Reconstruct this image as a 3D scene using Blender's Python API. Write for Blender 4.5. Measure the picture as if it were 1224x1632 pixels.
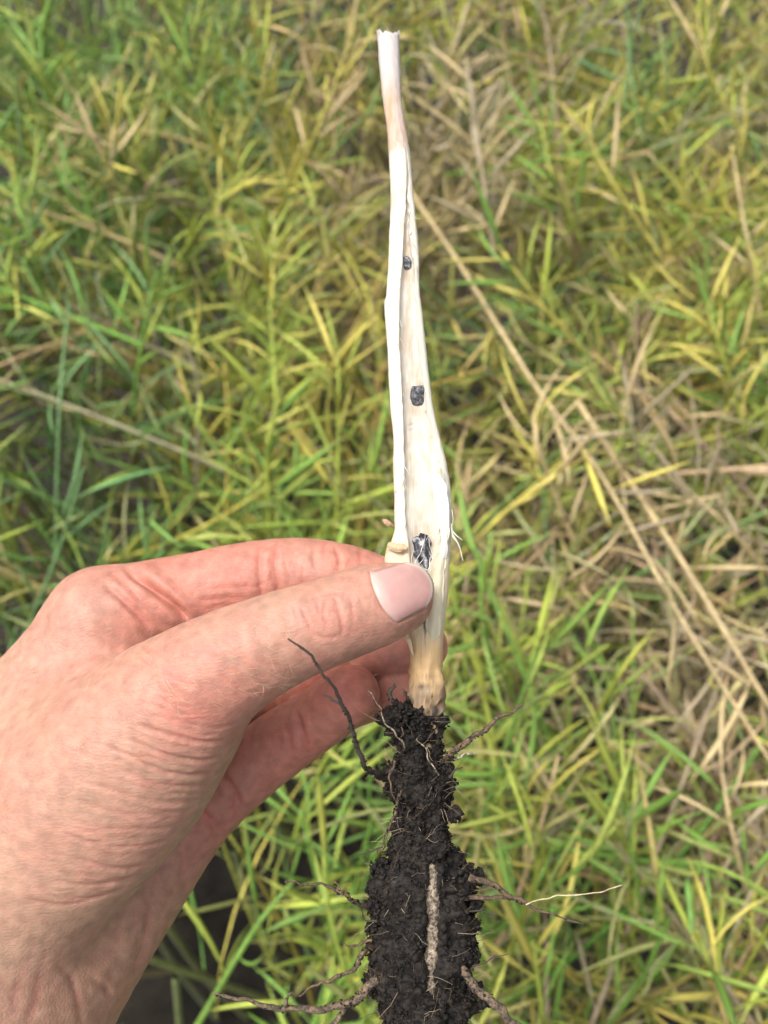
import bpy, math, random
import numpy as np
from mathutils import Matrix, Vector

for o in list(bpy.data.objects):
    bpy.data.objects.remove(o, do_unlink=True)
SC = bpy.context.scene
COL = SC.collection
rng = np.random.default_rng(7)
random.seed(7)

# ------------------------------------------------------------------ camera
PITCH = math.radians(60)                 # looking down into the crop
CAM = np.array([0.0, 0.0, 1.42])
F = 1312.0                               # focal length in pixels of a 1224 x 1632 frame
D = 190.0                                # mm from the lens to the held stem
cam_d = bpy.data.cameras.new('camera')
cam_d.sensor_fit = 'AUTO'
cam_d.sensor_width = 36.0
cam_d.lens = 36.0 * F / 1632.0
cam_d.clip_start = 0.01
cam_d.clip_end = 2000
cam_d.dof.use_dof = True
cam_d.dof.focus_distance = (D - 6) / 1000
cam_d.dof.aperture_fstop = 14.0
cam = bpy.data.objects.new('camera', cam_d)
COL.objects.link(cam)
cam.location = CAM
cam.rotation_euler = (math.pi / 2 - PITCH, 0, 0)
SC.camera = cam
RIGHT = np.array([1.0, 0, 0])
UP = np.array([0, math.sin(PITCH), math.cos(PITCH)])
BACK = np.array([0, -math.cos(PITCH), math.sin(PITCH)])

# ------------------------------------------------------------------ light
SUN_EL, SUN_AZ = math.radians(69), math.radians(-78)   # azimuth from +Y, negative = to the left
world = bpy.data.worlds.new('World')
SC.world = world
world.use_nodes = True
wn, wl = world.node_tree.nodes, world.node_tree.links
wn.clear()
sky = wn.new('ShaderNodeTexSky')
sky.sky_type = 'NISHITA'
sky.sun_disc = False
sky.sun_elevation = SUN_EL
sky.sun_rotation = SUN_AZ
sky.air_density = 1.0
sky.dust_density = 6.0
sky.ozone_density = 1.0
hsv = wn.new('ShaderNodeHueSaturation')
hsv.inputs['Saturation'].default_value = 0.2           # thin bright cloud
bg = wn.new('ShaderNodeBackground')
bg.inputs['Strength'].default_value = 0.15
wo = wn.new('ShaderNodeOutputWorld')
wl.new(sky.outputs[0], hsv.inputs['Color'])
wl.new(hsv.outputs[0], bg.inputs['Color'])
wl.new(bg.outputs[0], wo.inputs['Surface'])
sun_d = bpy.data.lights.new('sun', 'SUN')
sun_d.energy = 1.5
sun_d.angle = math.radians(16)
sun_d.color = (1.0, 0.93, 0.83)
sun = bpy.data.objects.new('sun', sun_d)
COL.objects.link(sun)
tosun = Vector((math.sin(SUN_AZ) * math.cos(SUN_EL), math.cos(SUN_AZ) * math.cos(SUN_EL), math.sin(SUN_EL)))
sun.rotation_euler = tosun.to_track_quat('Z', 'Y').to_euler()
sun.location = (-1, 1, 4)
SC.view_settings.view_transform = 'Standard'
SC.view_settings.look = 'None'
SC.view_settings.gamma = 1
SC.view_settings.use_curve_mapping = False
SC.view_settings.exposure = 0.74
SC.cycles.use_denoising = True
SC.cycles.max_bounces = 6
SC.cycles.diffuse_bounces = 3
SC.cycles.glossy_bounces = 2

# ------------------------------------------------------------------ helpers
def px(x, y, z=0.0):
    """photo pixel + height z (mm) in front of the stem plane -> hand-frame mm (x right, y up, z to the viewer)"""
    x, y, z = np.broadcast_arrays(np.asarray(x, float), np.asarray(y, float), np.asarray(z, float))
    d = D - z
    return np.stack([(x - 612) / F * d, (816 - y) / F * d, z], -1)

def to_px(P):
    d = D - P[..., 2]
    return np.stack([P[..., 0] * F / d + 612, 816 - P[..., 1] * F / d], -1)

def crop_pt(x, y, h):
    """the world point at height h (m) that lies along pixel x, y: used to set real plants at real heights"""
    v = RIGHT * (x - 612) / F + UP * (816 - y) / F - BACK
    return CAM + v * ((h - CAM[2]) / v[2])

def _hash(ix, iy, iz, seed):
    n = (ix * 374761393 + iy * 668265263 + iz * 2147483647 + seed * 1274126177) & 0xFFFFFFFF
    n = ((n ^ (n >> 13)) * 1274126177) & 0xFFFFFFFF
    n = ((n ^ (n >> 16)) * 2246822519) & 0xFFFFFFFF
    return ((n ^ (n >> 15)) & 0xFFFF) / 32767.5 - 1.0

def noise3(P, seed=0):
    P = np.asarray(P, float)
    i = np.floor(P).astype(np.int64)
    f = P - i
    f = f * f * (3 - 2 * f)
    r = 0
    for dx in (0, 1):
        wx = f[..., 0] if dx else 1 - f[..., 0]
        for dy in (0, 1):
            wy = f[..., 1] if dy else 1 - f[..., 1]
            for dz in (0, 1):
                wz = f[..., 2] if dz else 1 - f[..., 2]
                r = r + wx * wy * wz * _hash(i[..., 0] + dx, i[..., 1] + dy, i[..., 2] + dz, seed)
    return r

def fbm(P, oct=3, seed=0):
    P = np.asarray(P, float)
    r, a = 0, 1.0
    for k in range(oct):
        r = r + a * noise3(P * 2 ** k + 17.3 * k, seed + k)
        a *= 0.5
    return r

def smooth01(a, b, x):
    t = np.clip((x - a) / (b - a), 0, 1)
    return t * t * (3 - 2 * t)

def mesh_np(name, V, faces, color=None, smooth=True, attrs=None):
    """V in metres; faces (n,4) or (n,3) array or list of arrays"""
    me = bpy.data.meshes.new(name)
    if isinstance(faces, np.ndarray):
        faces = [faces]
    faces = [np.asarray(f) for f in faces if len(f)]
    me.vertices.add(len(V))
    me.vertices.foreach_set('co', np.ascontiguousarray(V, dtype=np.float32).ravel())
    loops = np.concatenate([f.ravel() for f in faces]).astype(np.int32)
    tot = np.concatenate([np.full(len(f), f.shape[1]) for f in faces]).astype(np.int32)
    st = np.concatenate([[0], np.cumsum(tot)[:-1]]).astype(np.int32)
    me.loops.add(len(loops))
    me.loops.foreach_set('vertex_index', loops)
    me.polygons.add(len(tot))
    me.polygons.foreach_set('loop_start', st)
    me.polygons.foreach_set('loop_total', tot)
    me.polygons.foreach_set('use_smooth', np.full(len(tot), smooth, dtype=bool))
    me.update(calc_edges=True)
    me.validate()
    if color is not None:
        at = me.color_attributes.new('Col', 'FLOAT_COLOR', 'POINT')
        c = np.ones((len(V), 4), dtype=np.float32)
        c[:, :3] = color
        at.data.foreach_set('color', c.ravel())
    for k, v in (attrs or {}).items():
        at = me.attributes.new(k, 'FLOAT', 'POINT')
        at.data.foreach_set('value', np.ascontiguousarray(v, dtype=np.float32))
    return me

def link(name, me, mat=None, parent=None, mw=None):
    ob = bpy.data.objects.new(name, me)
    COL.objects.link(ob)
    if mat is not None and me is not None and not me.materials:
        me.materials.append(mat)
    if parent is not None:
        ob.parent = parent
    if mw is not None:
        ob.matrix_world = mw
    return ob

def tag(o, label=None, cat=None, group=None, kind=None):
    if label: o['label'] = label
    if cat: o['category'] = cat
    if group: o['group'] = group
    if kind: o['kind'] = kind
    return o

def node_mat(name):
    m = bpy.data.materials.new(name)
    m.use_nodes = True
    nt = m.node_tree
    return m, nt.nodes, nt.links, nt.nodes['Principled BSDF']

def tube(path, radii, sides=8, nseed=0, rough=0.0, freq=1.0, cap=True):
    """tapered irregular tube along path (mm or m, any unit); returns V, faces(list)"""
    path = np.asarray(path, float)
    radii = np.asarray(radii, float)
    n = len(path)
    T = np.gradient(path, axis=0)
    T /= np.linalg.norm(T, axis=1)[:, None] + 1e-12
    ref = np.array([0.13, 0.27, 1.0])
    if abs(np.dot(T.mean(0), ref / np.linalg.norm(ref))) > 0.9 * np.linalg.norm(T.mean(0)):
        ref = np.array([1.0, 0.2, 0.1])
    A = np.cross(T, ref); A /= np.linalg.norm(A, axis=1)[:, None] + 1e-12
    B = np.cross(T, A)
    th = np.arange(sides) / sides * 2 * np.pi
    ring = A[:, None] * np.cos(th)[None, :, None] + B[:, None] * np.sin(th)[None, :, None]
    R = np.repeat(radii[:, None], sides, 1)
    base = path[:, None] + ring * R[..., None]
    if rough:
        R = R * (1 + rough * fbm(base * freq, 2, nseed))
    V = (path[:, None] + ring * R[..., None]).reshape(-1, 3)
    i = np.arange(n - 1)[:, None] * sides
    j = np.arange(sides)[None]
    k = (j + 1) % sides
    Q = np.stack([i + j, i + k, i + sides + k, i + sides + j], -1).reshape(-1, 4)
    fs = [Q]
    if cap:
        a, b = len(V), len(V) + 1
        V = np.vstack([V, path[0], path[-1]])
        jj = np.arange(sides); kk = (jj + 1) % sides
        e = (n - 1) * sides
        fs.append(np.vstack([np.stack([kk, jj, np.full(sides, a)], -1), np.stack([e + jj, e + kk, np.full(sides, b)], -1)]))
    return V, fs

def spline(pts, n):
    """Catmull-Rom through rows of pts"""
    p = np.asarray(pts, float)
    p = np.vstack([2 * p[0] - p[1], p, 2 * p[-1] - p[-2]])
    m = len(p) - 3
    u = np.linspace(0, m, n)
    i = np.minimum(u.astype(int), m - 1)
    t = (u - i)[:, None]
    a, b, c, d = p[i], p[i + 1], p[i + 2], p[i + 3]
    return 0.5 * (2 * b + (c - a) * t + (2 * a - 5 * b + 4 * c - d) * t ** 2 + (3 * b - a - 3 * c + d) * t ** 3)

HANDROT = Matrix(((RIGHT[0], UP[0], BACK[0]), (RIGHT[1], UP[1], BACK[1]), (RIGHT[2], UP[2], BACK[2]))).to_4x4()
GRIP = Vector(CAM - BACK * D / 1000)
HANDMW = Matrix.Translation(GRIP) @ HANDROT      # hand frame: metres, x right, y up, z to the viewer

# ================================================================== GROUND
def ground_material():
    m, n, l, b = node_mat('dark_soil_ground')
    tc = n.new('ShaderNodeTexCoord')
    a = n.new('ShaderNodeTexNoise'); a.inputs['Scale'].default_value = 28; a.inputs['Detail'].default_value = 8
    r = n.new('ShaderNodeValToRGB')
    r.color_ramp.elements[0].position = 0.35; r.color_ramp.elements[0].color = (0.009, 0.007, 0.005, 1)
    r.color_ramp.elements[1].position = 0.75; r.color_ramp.elements[1].color = (0.036, 0.027, 0.018, 1)
    bp = n.new('ShaderNodeBump'); bp.inputs['Strength'].default_value = 0.8; bp.inputs['Distance'].default_value = 0.02
    l.new(tc.outputs['Object'], a.inputs['Vector']); l.new(a.outputs['Fac'], r.inputs['Fac'])
    l.new(r.outputs['Color'], b.inputs['Base Color']); l.new(a.outputs['Fac'], bp.inputs['Height'])
    l.new(bp.outputs['Normal'], b.inputs['Normal'])
    b.inputs['Roughness'].default_value = 0.95
    return m

gx = np.concatenate([[-300, -40, -8], np.linspace(-2.5, 2.5, 101), [8, 40, 300]])
gy = np.concatenate([[-300, -40, -8], np.linspace(-1.5, 3.5, 101), [8, 40, 300]])
GX, GY = np.meshgrid(gx, gy, indexing='ij')
GP = np.stack([GX, GY, np.zeros_like(GX)], -1)
inner = (np.abs(GX) < 2.6) & (GY > -1.6) & (GY < 3.6)
GP[..., 2] = np.where(inner, 0.025 * fbm(GP * 6, 3, 3), 0)
nx, ny = GX.shape
idx = np.arange(nx * ny).reshape(nx, ny)
GQ = np.stack([idx[:-1, :-1], idx[1:, :-1], idx[1:, 1:], idx[:-1, 1:]], -1).reshape(-1, 4)
g = link('ground', mesh_np('ground', GP.reshape(-1, 3), GQ), ground_material())
tag(g, kind='structure')

# ================================================================== CROP
PAL = {                                   # real colours of pods and straw
    'green':  (0.175, 0.310, 0.058),
    'blue':   (0.150, 0.270, 0.105),
    'lime':   (0.335, 0.395, 0.066),
    'yellow': (0.505, 0.440, 0.100),
    'tan':    (0.500, 0.385, 0.205),
    'grey':   (0.370, 0.305, 0.200),
}
PALN = list(PAL)
PALV = np.array([PAL[k] for k in PALN])
# (pixel x, y of the patch, weights of green, blue, lime, yellow, tan, grey): where which ripeness grows
ZONES = [
    (60, 60, 5, 2, 3, 1, .3, .2), (250, 130, 4, 2, 4, 2, .5, .3), (450, 60, 4, 2, 3, 1, .5, .3), (120, 330, 4, 2, 3, 2, .8, .3),
    (180, 240, 3, 1, 3, 2, 2, .5), (330, 250, 3, 1, 4, 3, .5, .3), (520, 140, 1, .5, 2, 4, 3, 1), (480, 330, 1, .5, 3, 5, 1.5, .4),
    (40, 560, 4, 4, 2, 1, 1, 1), (90, 760, 4, 4, 1, 1, 1.2, 1), (200, 520, 4, 2, 2, 2, 1, .6), (240, 700, 4, 2.5, 2, 2, 1, .5),
    (400, 500, 2, .5, 4, 4, 1, .3), (500, 650, 2, .4, 6, 3, .6, .2), (430, 760, 3, .5, 5, 2, .4, .2), (30, 900, 3, 3, 1, 1, 2, 1),
    (740, 60, 2, 1, 3, 2, 1.5, 1), (760, 250, .6, .5, 1, 1.5, 4, 4), (720, 400, .6, .4, 2, 5, 2, 1), (880, 60, 3, 1, 5, 3, .6, .4),
    (900, 250, 2.5, 1, 4, 3, 1, .6), (1000, 150, 2, 2, 3, 3, 1, .8), (1130, 60, 2, 1, 3, 4, 1.5, .6), (1180, 300, 1.5, 1, 2, 4, 2.5, 1),
    (1000, 330, 2, 1, 3, 3, 2, 1.2), (860, 450, 2.5, .8, 4, 4, .8, .4), (1100, 480, 2.5, 1, 3, 3, 1.2, 1), (1190, 560, 3, 1.2, 3, 2, 1, .8),
    (800, 640, 1.5, .8, 2.5, 3, 2.5, 1), (950, 650, 1, .5, 2.5, 3, 2.5, 1.5), (1100, 700, .8, .5, 1.5, 2, 3.5, 2.5), (830, 800, 2, .8, 2, 2, 3, 1.2),
    (1000, 850, 1, .5, 1.5, 2, 4, 2), (1160, 880, .4, .3, .8, 1.2, 4.5, 4), (780, 960, 4, 1.5, 3, 1.5, 1, .4), (950, 1000, 1.5, 1, 1.5, 2, 3, 2),
    (1120, 1060, .4, .4, .7, 1, 4.5, 4), (800, 1120, 6, 1, 4, 2, .6, .3), (950, 1180, 4, 1, 3, 1.5, 1.6, 1), (1150, 1250, 1.2, 1, 1, 1, 3.5, 3),
    (850, 1330, 4, .8, 4, 3, .8, .4), (1020, 1330, 3, 1.4, 3, 2, 1.2, .8), (1180, 1400, 2.5, 1.6, 2, 1.5, 1.8, 1.8), (900, 1500, 3.5, .8, 4, 3, 1, .6),
    (1080, 1540, 3, 1.2, 3, 2.5, 1.5, 1), (500, 1300, 6, 1.5, 2, .8, .6, .3), (450, 1420, 7, 2, 1.5, .8, .5, .3), (400, 1560, 6, 2, 2, .8, .5, .5),
    (620, 1560, 5, 1, 3, 1.5, .6, .4), (740, 330, .3, .2, .5, 1, 4, 5), (770, 180, .5, .3, .8, 1, 4, 4), (570, 110, .6, .2, 1, 4, 4, 1), (700, 180, .6, .3, .8, 1.5, 4, 3),
    (1080, 1150, .6, .6, .8, 1, 4, 4), (1210, 1000, .3, .2, .6, 1, 4.5, 4), (900, 900, 1.5, .6, 1.5, 2, 4, 1.5),
]
ZXY = np.array([crop_pt(z[0], z[1], 0.82)[:2] for z in ZONES])
ZW = np.array([z[2:] for z in ZONES], float)
ZW[:, 4:][ZW[:, 4] >= 3] *= 1.6                    # the matted straw patches
ZW[:, :2][np.array([z[0] for z in ZONES]) < 300] *= 1.5   # fresher on the left
ZW /= ZW.sum(1)[:, None]

def zone_weights(xy):
    d2 = ((xy[:, None, :] - ZXY[None]) ** 2).sum(-1)
    w = 1 / (d2 + 0.0006) ** 2.4
    w /= w.sum(1)[:, None]
    return w @ ZW

def pick_colour(xy):
    W = np.cumsum(zone_weights(xy), 1)
    k = (rng.random(len(xy))[:, None] > W).sum(1).clip(0, 5)
    c = PALV[k]
    j = rng.normal(0, 1, (len(xy), 3)) * 0.07 + rng.normal(0, 0.17, (len(xy), 1))
    # ripeness varies: mix towards a neighbour colour
    k2 = np.clip(k + rng.integers(-1, 2, len(k)), 0, 5)
    m = rng.random((len(k), 1)) * 0.4
    return np.clip((c * (1 - m) + PALV[k2] * m) * np.exp(j), 0.005, 0.75), k

# ---- pods as arrays
POD_S = np.array([0.0, 0.14, 0.20, 0.36, 0.56, 0.74, 0.86, 1.0])   # stalklet, pod, beak
POD_R = np.array([0.30, 0.28, 0.72, 1.03, 1.05, 0.90, 0.42, 0.14])
SIDES = 4
TH = np.arange(SIDES) / SIDES * 2 * np.pi

def norm(v):
    return v / (np.linalg.norm(v, axis=-1, keepdims=True) + 1e-12)

def pods_np(o, d, side, L, R, bend, flat=0.62, lump=0.10):
    """N pods -> V (N*k,3), faces, plus s per vertex"""
    n = len(o)
    d = norm(d)
    side = norm(side - (side * d).sum(-1, keepdims=True) * d)
    nrm = np.cross(d, side)
    s = POD_S
    cen = o[:, None] + d[:, None] * (L[:, None] * s[None])[..., None] + side[:, None] * (bend[:, None] * L[:, None] * (s ** 2)[None])[..., None]
    t = norm(d[:, None] + side[:, None] * (2 * bend[:, None] * s[None])[..., None])
    nn = np.broadcast_to(nrm[:, None], t.shape)
    bb = np.cross(nn, t)
    rr = R[:, None] * POD_R[None] * (1 + lump * rng.normal(0, 1, (n, len(s))))
    ring = nn[:, :, None] * np.cos(TH)[None, None, :, None] + bb[:, :, None] * (flat * np.sin(TH))[None, None, :, None]
    V = (cen[:, :, None] + ring * rr[:, :, None, None]).reshape(-1, 3)
    k = len(s)
    i = np.arange(k - 1)[:, None] * SIDES
    j = np.arange(SIDES)[None]
    jn = (j + 1) % SIDES
    q = np.stack([i + j, i + jn, i + SIDES + jn, i + SIDES + j], -1).reshape(-1, 4)
    Q = (q[None] + (np.arange(n) * k * SIDES)[:, None, None]).reshape(-1, 4)
    return V, Q, np.tile(np.repeat(s, SIDES), n)

def raceme(base, tip, n, sag=0.0, ped=0.013, spread=1.0, up=0.25, start=0.12):
    """pod bases and directions round a stem from base to tip (world metres)"""
    u = np.linspace(0, 1, 14)[:, None]
    L = np.linalg.norm(tip - base)
    w = norm(np.cross(tip - base, np.array([0, 0, 1.0])) + 1e-6) * rng.normal(0, .05) * L
    path = base + (tip - base) * u + (w - np.array([0, 0, sag]) * L) * (4 * u * (1 - u))
    t = start + (0.99 - start) * (np.arange(n) + rng.random(n) * .7) / n
    P = np.stack([np.interp(t, u[:, 0], path[:, k]) for k in range(3)], -1)
    T = np.stack([np.interp(t, u[:, 0], np.gradient(path, axis=0)[:, k]) for k in range(3)], -1)
    T = norm(T)
    ang = np.arange(n) * 2.4 + rng.normal(0, .5, n)
    A = norm(np.cross(T, np.array([0.3, 0.1, 1.0])))
    B = np.cross(T, A)
    rad = A * np.cos(ang)[:, None] + B * np.sin(ang)[:, None]
    a = (0.95 + rng.normal(0, .22, n))[:, None] * spread
    pd = norm(T * np.cos(a) + rad * np.sin(a))
    pl = ped * (0.8 + .6 * rng.random(n))[:, None]
    o = P + pd * pl
    a2 = a + rng.normal(-.15, .3, (n, 1))
    d = norm(T * np.cos(a2) + rad * np.sin(a2) + np.array([0, 0, up]) * rng.random((n, 1)))
    return path, P, o, d

def crop_height(x, y):
    return 0.86 + 0.05 * np.sin(x * 7 + 1) * np.cos(y * 6) + 0.03 * np.sin(17 * x + 5 * y)

GAPXY = [(crop_pt(285, 1470, h_)[:2], r_) for h_, r_ in ((.8, .085), (.6, .075), (.4, .08))] + [(crop_pt(250, 1570, h_)[:2], r_) for h_, r_ in ((.8, .06), (.55, .07))]
GAPXY += [(crop_pt(*p, .82)[:2], r_) for p, r_ in (((60, 620), .03), ((30, 470), .025), ((150, 720), .03), ((335, 770), .032), ((230, 800), .025), ((1060, 1065), .022), ((1150, 650), .022), ((960, 760), .02))]
GAPXY += [(np.array([rng.uniform(-.5, .5), rng.uniform(-.1, 1.1)]), rng.uniform(.010, .022)) for _ in range(26)]

def gap_at(p):
    return min(math.hypot(p[0] - c[0], p[1] - c[1]) / r for c, r in GAPXY)

def pod_material():
    m, n, l, b = node_mat('canola_pod_skin')
    vc = n.new('ShaderNodeVertexColor'); vc.layer_name = 'Col'
    tc = n.new('ShaderNodeTexCoord')
    no = n.new('ShaderNodeTexNoise'); no.inputs['Scale'].default_value = 140; no.inputs['Detail'].default_value = 4
    mr = n.new('ShaderNodeMapRange')
    mr.inputs['From Min'].default_value = .3; mr.inputs['From Max'].default_value = .7
    mr.inputs['To Min'].default_value = .72; mr.inputs['To Max'].default_value = 1.22
    mx = n.new('ShaderNodeMix'); mx.data_type = 'RGBA'; mx.blend_type = 'MULTIPLY'; mx.inputs['Factor'].default_value = 1
    l.new(tc.outputs['Object'], no.inputs['Vector']); l.new(no.outputs['Fac'], mr.inputs['Value'])
    l.new(vc.outputs['Color'], mx.inputs['A']); l.new(mr.outputs['Result'], mx.inputs['B'])
    l.new(mx.outputs['Result'], b.inputs['Base Color'])
    b.inputs['Roughness'].default_value = 0.5
    b.inputs['Specular IOR Level'].default_value = 0.35
    return m
PODMAT = pod_material()

def build_mass():
    VV, QQ, CC, off = [], [], [], 0
    def put(V, Q, c):
        nonlocal off
        VV.append(V); QQ.append(Q + off); CC.append(c); off += len(V)
    # racemes: pods on leaning stems, every height of the canopy
    N = 1680
    for i in range(N):
        if i < 1330:      # the part of the crop round the camera's feet and ahead
            x, y = rng.uniform(-0.62, 0.62), rng.uniform(-0.16, 1.25)
        else:
            x, y = rng.uniform(-1.6, 1.6), rng.uniform(-0.7, 2.4)
        top = crop_height(x, y) - abs(rng.normal(0, .15))
        lean = rng.uniform(0.25, 1.25)
        az = rng.uniform(0, 2 * math.pi)
        if y < 0.28 and rng.random() < .6:
            az = math.pi / 2 + rng.normal(0, .6)
        L = rng.uniform(.20, .40)
        dv = np.array([math.cos(az) * math.sin(lean), math.sin(az) * math.sin(lean), math.cos(lean)])
        tip = np.array([x, y, top]) + dv * L * .35
        tip[2] = min(tip[2], crop_height(x, y) + .03)
        base = tip - dv * L
        if min(gap_at(tip), gap_at(base), gap_at(tip * .6 + base * .4)) < 1 and top > .5 and rng.random() < .93:
            continue
        n = int(rng.integers(9, 20))
        path, P, o, d = raceme(base, tip, n, sag=rng.normal(0, .05), ped=.001)
        Lp = rng.uniform(.040, .076, n)
        c1, _ = pick_colour(np.repeat(np.array([[x, y]]), 1, 0))
        c2, _ = pick_colour(o[:, :2])
        col = c1 * .55 + c2 * .45
        R = rng.uniform(.0015, .0022, n)
        V, Q, s = pods_np(o, d, rng.normal(0, 1, (n, 3)) + [0, 0, .4], Lp, R, rng.normal(0, .42, n))
        put(V, Q, np.repeat(col, len(POD_S) * SIDES, 0))
        v, f = tube(path, np.linspace(.0024, .0011, len(path)), 5, cap=False)
        put(v, f[0], np.repeat(c1 * .85, len(v), 0))
    # loose long leaves and straws, more of them near the feet
    N = 1500
    x = rng.uniform(-0.8, 0.8, N); y = rng.uniform(-.3, .42, N)
    gap = np.ones(N)
    for c, r in GAPXY:
        gap = np.minimum(gap, np.hypot(x - c[0], y - c[1]) / r)
    k = (gap > 1) | (rng.random(N) < .04)
    x, y = x[k], y[k]; N = len(x)
    z = crop_height(x, y) - np.abs(rng.normal(0, .16, N)) - np.where(y > .3, .12, .05)
    az = np.where(rng.random(N) < .55, np.pi / 2 + rng.normal(0, .55, N), rng.uniform(0, 2 * np.pi, N))
    el = rng.normal(.35, .4, N)
    d = np.stack([np.cos(az) * np.cos(el), np.sin(az) * np.cos(el), np.sin(el)], -1)
    L = rng.uniform(.09, .20, N)
    o = np.stack([x, y, z], -1) - d * (L * .6)[:, None]
    c, _ = pick_colour(np.stack([x, y], -1))
    V, Q, s = pods_np(o, d, np.cross(d, rng.normal(0, 1, (N, 3))), L, rng.uniform(.0016, .0026, N), rng.normal(0, .3, N), flat=.35)
    put(V, Q, np.repeat(c, len(POD_S) * SIDES, 0))
    # main stems down to the soil
    for i in range(320):
        x, y = (rng.uniform(-.6, .6), rng.uniform(-.2, 1.2)) if i < 220 else (rng.uniform(-1.5, 1.5), rng.uniform(-.6, 2.3))
        h = crop_height(x, y) - .1
        dx = rng.normal(0, .06, 2)
        p = spline([[x + dx[0] * 2, y + dx[1] * 2, -.02], [x + dx[0], y + dx[1], h * .55], [x, y, h]], 8)
        v, f = tube(p, np.linspace(.005, .0028, 8), 6, cap=False)
        c, _ = pick_colour(np.array([[x, y]]))
        put(v, f[0], np.repeat(c * .5 + np.array(PAL['grey']) * .4, len(v), 0))
    me = mesh_np('canola_crop', np.vstack(VV), np.vstack(QQ), np.vstack(CC))
    ob = link('canola_crop', me, PODMAT)
    tag(ob, 'dense tangle of ripening canola pods and stalks covering the ground', 'crop', kind='stuff')

build_mass()

# ---- stalks one can pick out: each a thing with its stem and its own pods
BANK = {}
def bank_pod(kind, shape, tone):
    key = (kind, shape, tone)
    if key not in BANK:
        bend = (-.36, -.16, .06, .22, .38)[shape]
        V, Q, s = pods_np(np.zeros((1, 3)), np.array([[0, 0, 1.0]]), np.array([[1.0, 0, 0]]), np.array([1.0]), np.array([0.030]), np.array([bend]))
        c = np.array(PAL[kind]) * (0.85, 1.05, 1.25)[tone]
        tipc = np.array(PAL['tan']) * .9
        w = smooth01(.8, 1.0, s)[:, None] * .5
        BANK[key] = mesh_np('seed_pod', V, Q, c * (1 - w) + tipc * w)
        BANK[key].materials.append(PODMAT)
    return BANK[key]

def stalk(label, pts, kinds, n, r=.0016, plen=(.046, .078), spread=1.0, group=None, start=.12, up=.25, stemkind=None):
    """pts: (pixel x, pixel y, height above soil m) base to tip"""
    wp = np.array([crop_pt(*p) for p in pts])
    path = spline(wp, 6 * len(wp)) if len(wp) > 2 else wp[0] + (wp[1] - wp[0]) * np.linspace(0, 1, 8)[:, None]
    base = path[0]
    e = link('canola_stalk', None)
    e.location = base
    tag(e, label, 'canola stalk', group or 'canola stalks standing out of the crop')
    c = np.array(PAL[stemkind or kinds[0]])
    V, f = tube(path - base, np.linspace(r, r * .6, len(path)) , 8, nseed=3, rough=.12, freq=200)
    cc = c * (0.9 + .25 * fbm(V * 90, 2, 5))[:, None]
    st = link('stem', mesh_np('stem', V, f, np.clip(cc, .01, .8)), PODMAT, e)
    if n:
        u = np.linspace(0, 1, len(path))
        t = start + (1.0 - start) * (np.arange(n) + rng.random(n) * .6) / n
        P = np.stack([np.interp(t, u, path[:, k]) for k in range(3)], -1)
        g = np.gradient(path, axis=0)
        T = norm(np.stack([np.interp(t, u, g[:, k]) for k in range(3)], -1))
        A = norm(np.cross(T, np.array([.3, .1, 1.0]))); B = np.cross(T, A)
        ang = np.arange(n) * 2.4 + rng.normal(0, .5, n)
        rad = A * np.cos(ang)[:, None] + B * np.sin(ang)[:, None]
        a = (0.95 + rng.normal(0, .2, n))[:, None] * spread
        pd = norm(T * np.cos(a) + rad * np.sin(a))
        o = P + pd * .001
        d = norm(pd + T * rng.normal(.15, .25, (n, 1)) + np.array([0, 0, up]) * rng.random((n, 1)))
        for i in range(n):
            kd = kinds[int(rng.integers(len(kinds)))]
            me = bank_pod(kd, int(rng.integers(5)), int(rng.integers(3)))
            L = rng.uniform(*plen)
            q = Vector(d[i]).to_track_quat('Z', 'Y').to_matrix().to_4x4()
            roll = Matrix.Rotation(rng.uniform(0, 6.28), 4, 'Z')
            po = link('seed_pod', me, None, e)
            po.matrix_basis = Matrix.Translation(Vector(o[i] - base)) @ q @ roll @ Matrix.Diagonal((L * 1.0, L * 1.0, L, 1))
    return e

H = .90
stalk('long dry tan stalk running diagonally down the right side of the held stem', [(650, 300, .86), (735, 425, .885), (850, 610, .91), (960, 760, .91), (1085, 985, .92), (1235, 1225, .90)], ['tan', 'tan', 'yellow'], 16, r=.0021, start=.3)
stalk('dry tan stalk at the right edge, lying alongside the long diagonal one', [(920, 640, .86), (1090, 900, .89), (1240, 1150, .88)], ['tan', 'grey'], 16, r=.0026)
stalk('pale dry pods spreading like a star in the upper left', [(176, 330, .86), (178, 250, .92), (180, 200, .93)], ['tan', 'yellow'], 13, spread=1.2, start=.3)
stalk('thin blue-green upright stem near the left edge above the wrist', [(88, 900, .80), (95, 650, .90), (110, 480, .92)], ['blue'], 5)
stalk('dark brown vertical stalk topped by a yellow-green pod, left of the middle', [(312, 790, .78), (316, 620, .90), (292, 540, .94)], ['yellow', 'lime'], 6, stemkind='grey')
stalk('straight yellow-green stalk with pods fanning out, close left of the held stem', [(535, 860, .84), (540, 660, .91), (538, 560, .94)], ['lime', 'yellow'], 20, spread=1.15)
stalk('lime green stalk with downward pods above the index finger knuckle', [(430, 850, .84), (425, 720, .90), (440, 640, .92)], ['lime', 'green'], 14)
stalk('yellow-green stalk in the middle left with loosely spread pods', [(440, 640, .86), (430, 480, .90), (420, 390, .93)], ['lime', 'yellow'], 16)
stalk('grey dead stalk with shrivelled pods right of the stem top', [(790, 420, .84), (765, 250, .91), (752, 130, .94)], ['grey', 'tan'], 20, r=.0022)
stalk('yellow pod cluster hanging in the top right corner', [(1190, 230, .86), (1130, 110, .92), (1110, 10, .95)], ['yellow', 'lime', 'tan'], 18)
stalk('pale straw stalk arching below the top right pod cluster', [(1060, 420, .86), (970, 280, .92), (930, 200, .93)], ['yellow', 'tan'], 13)
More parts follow.
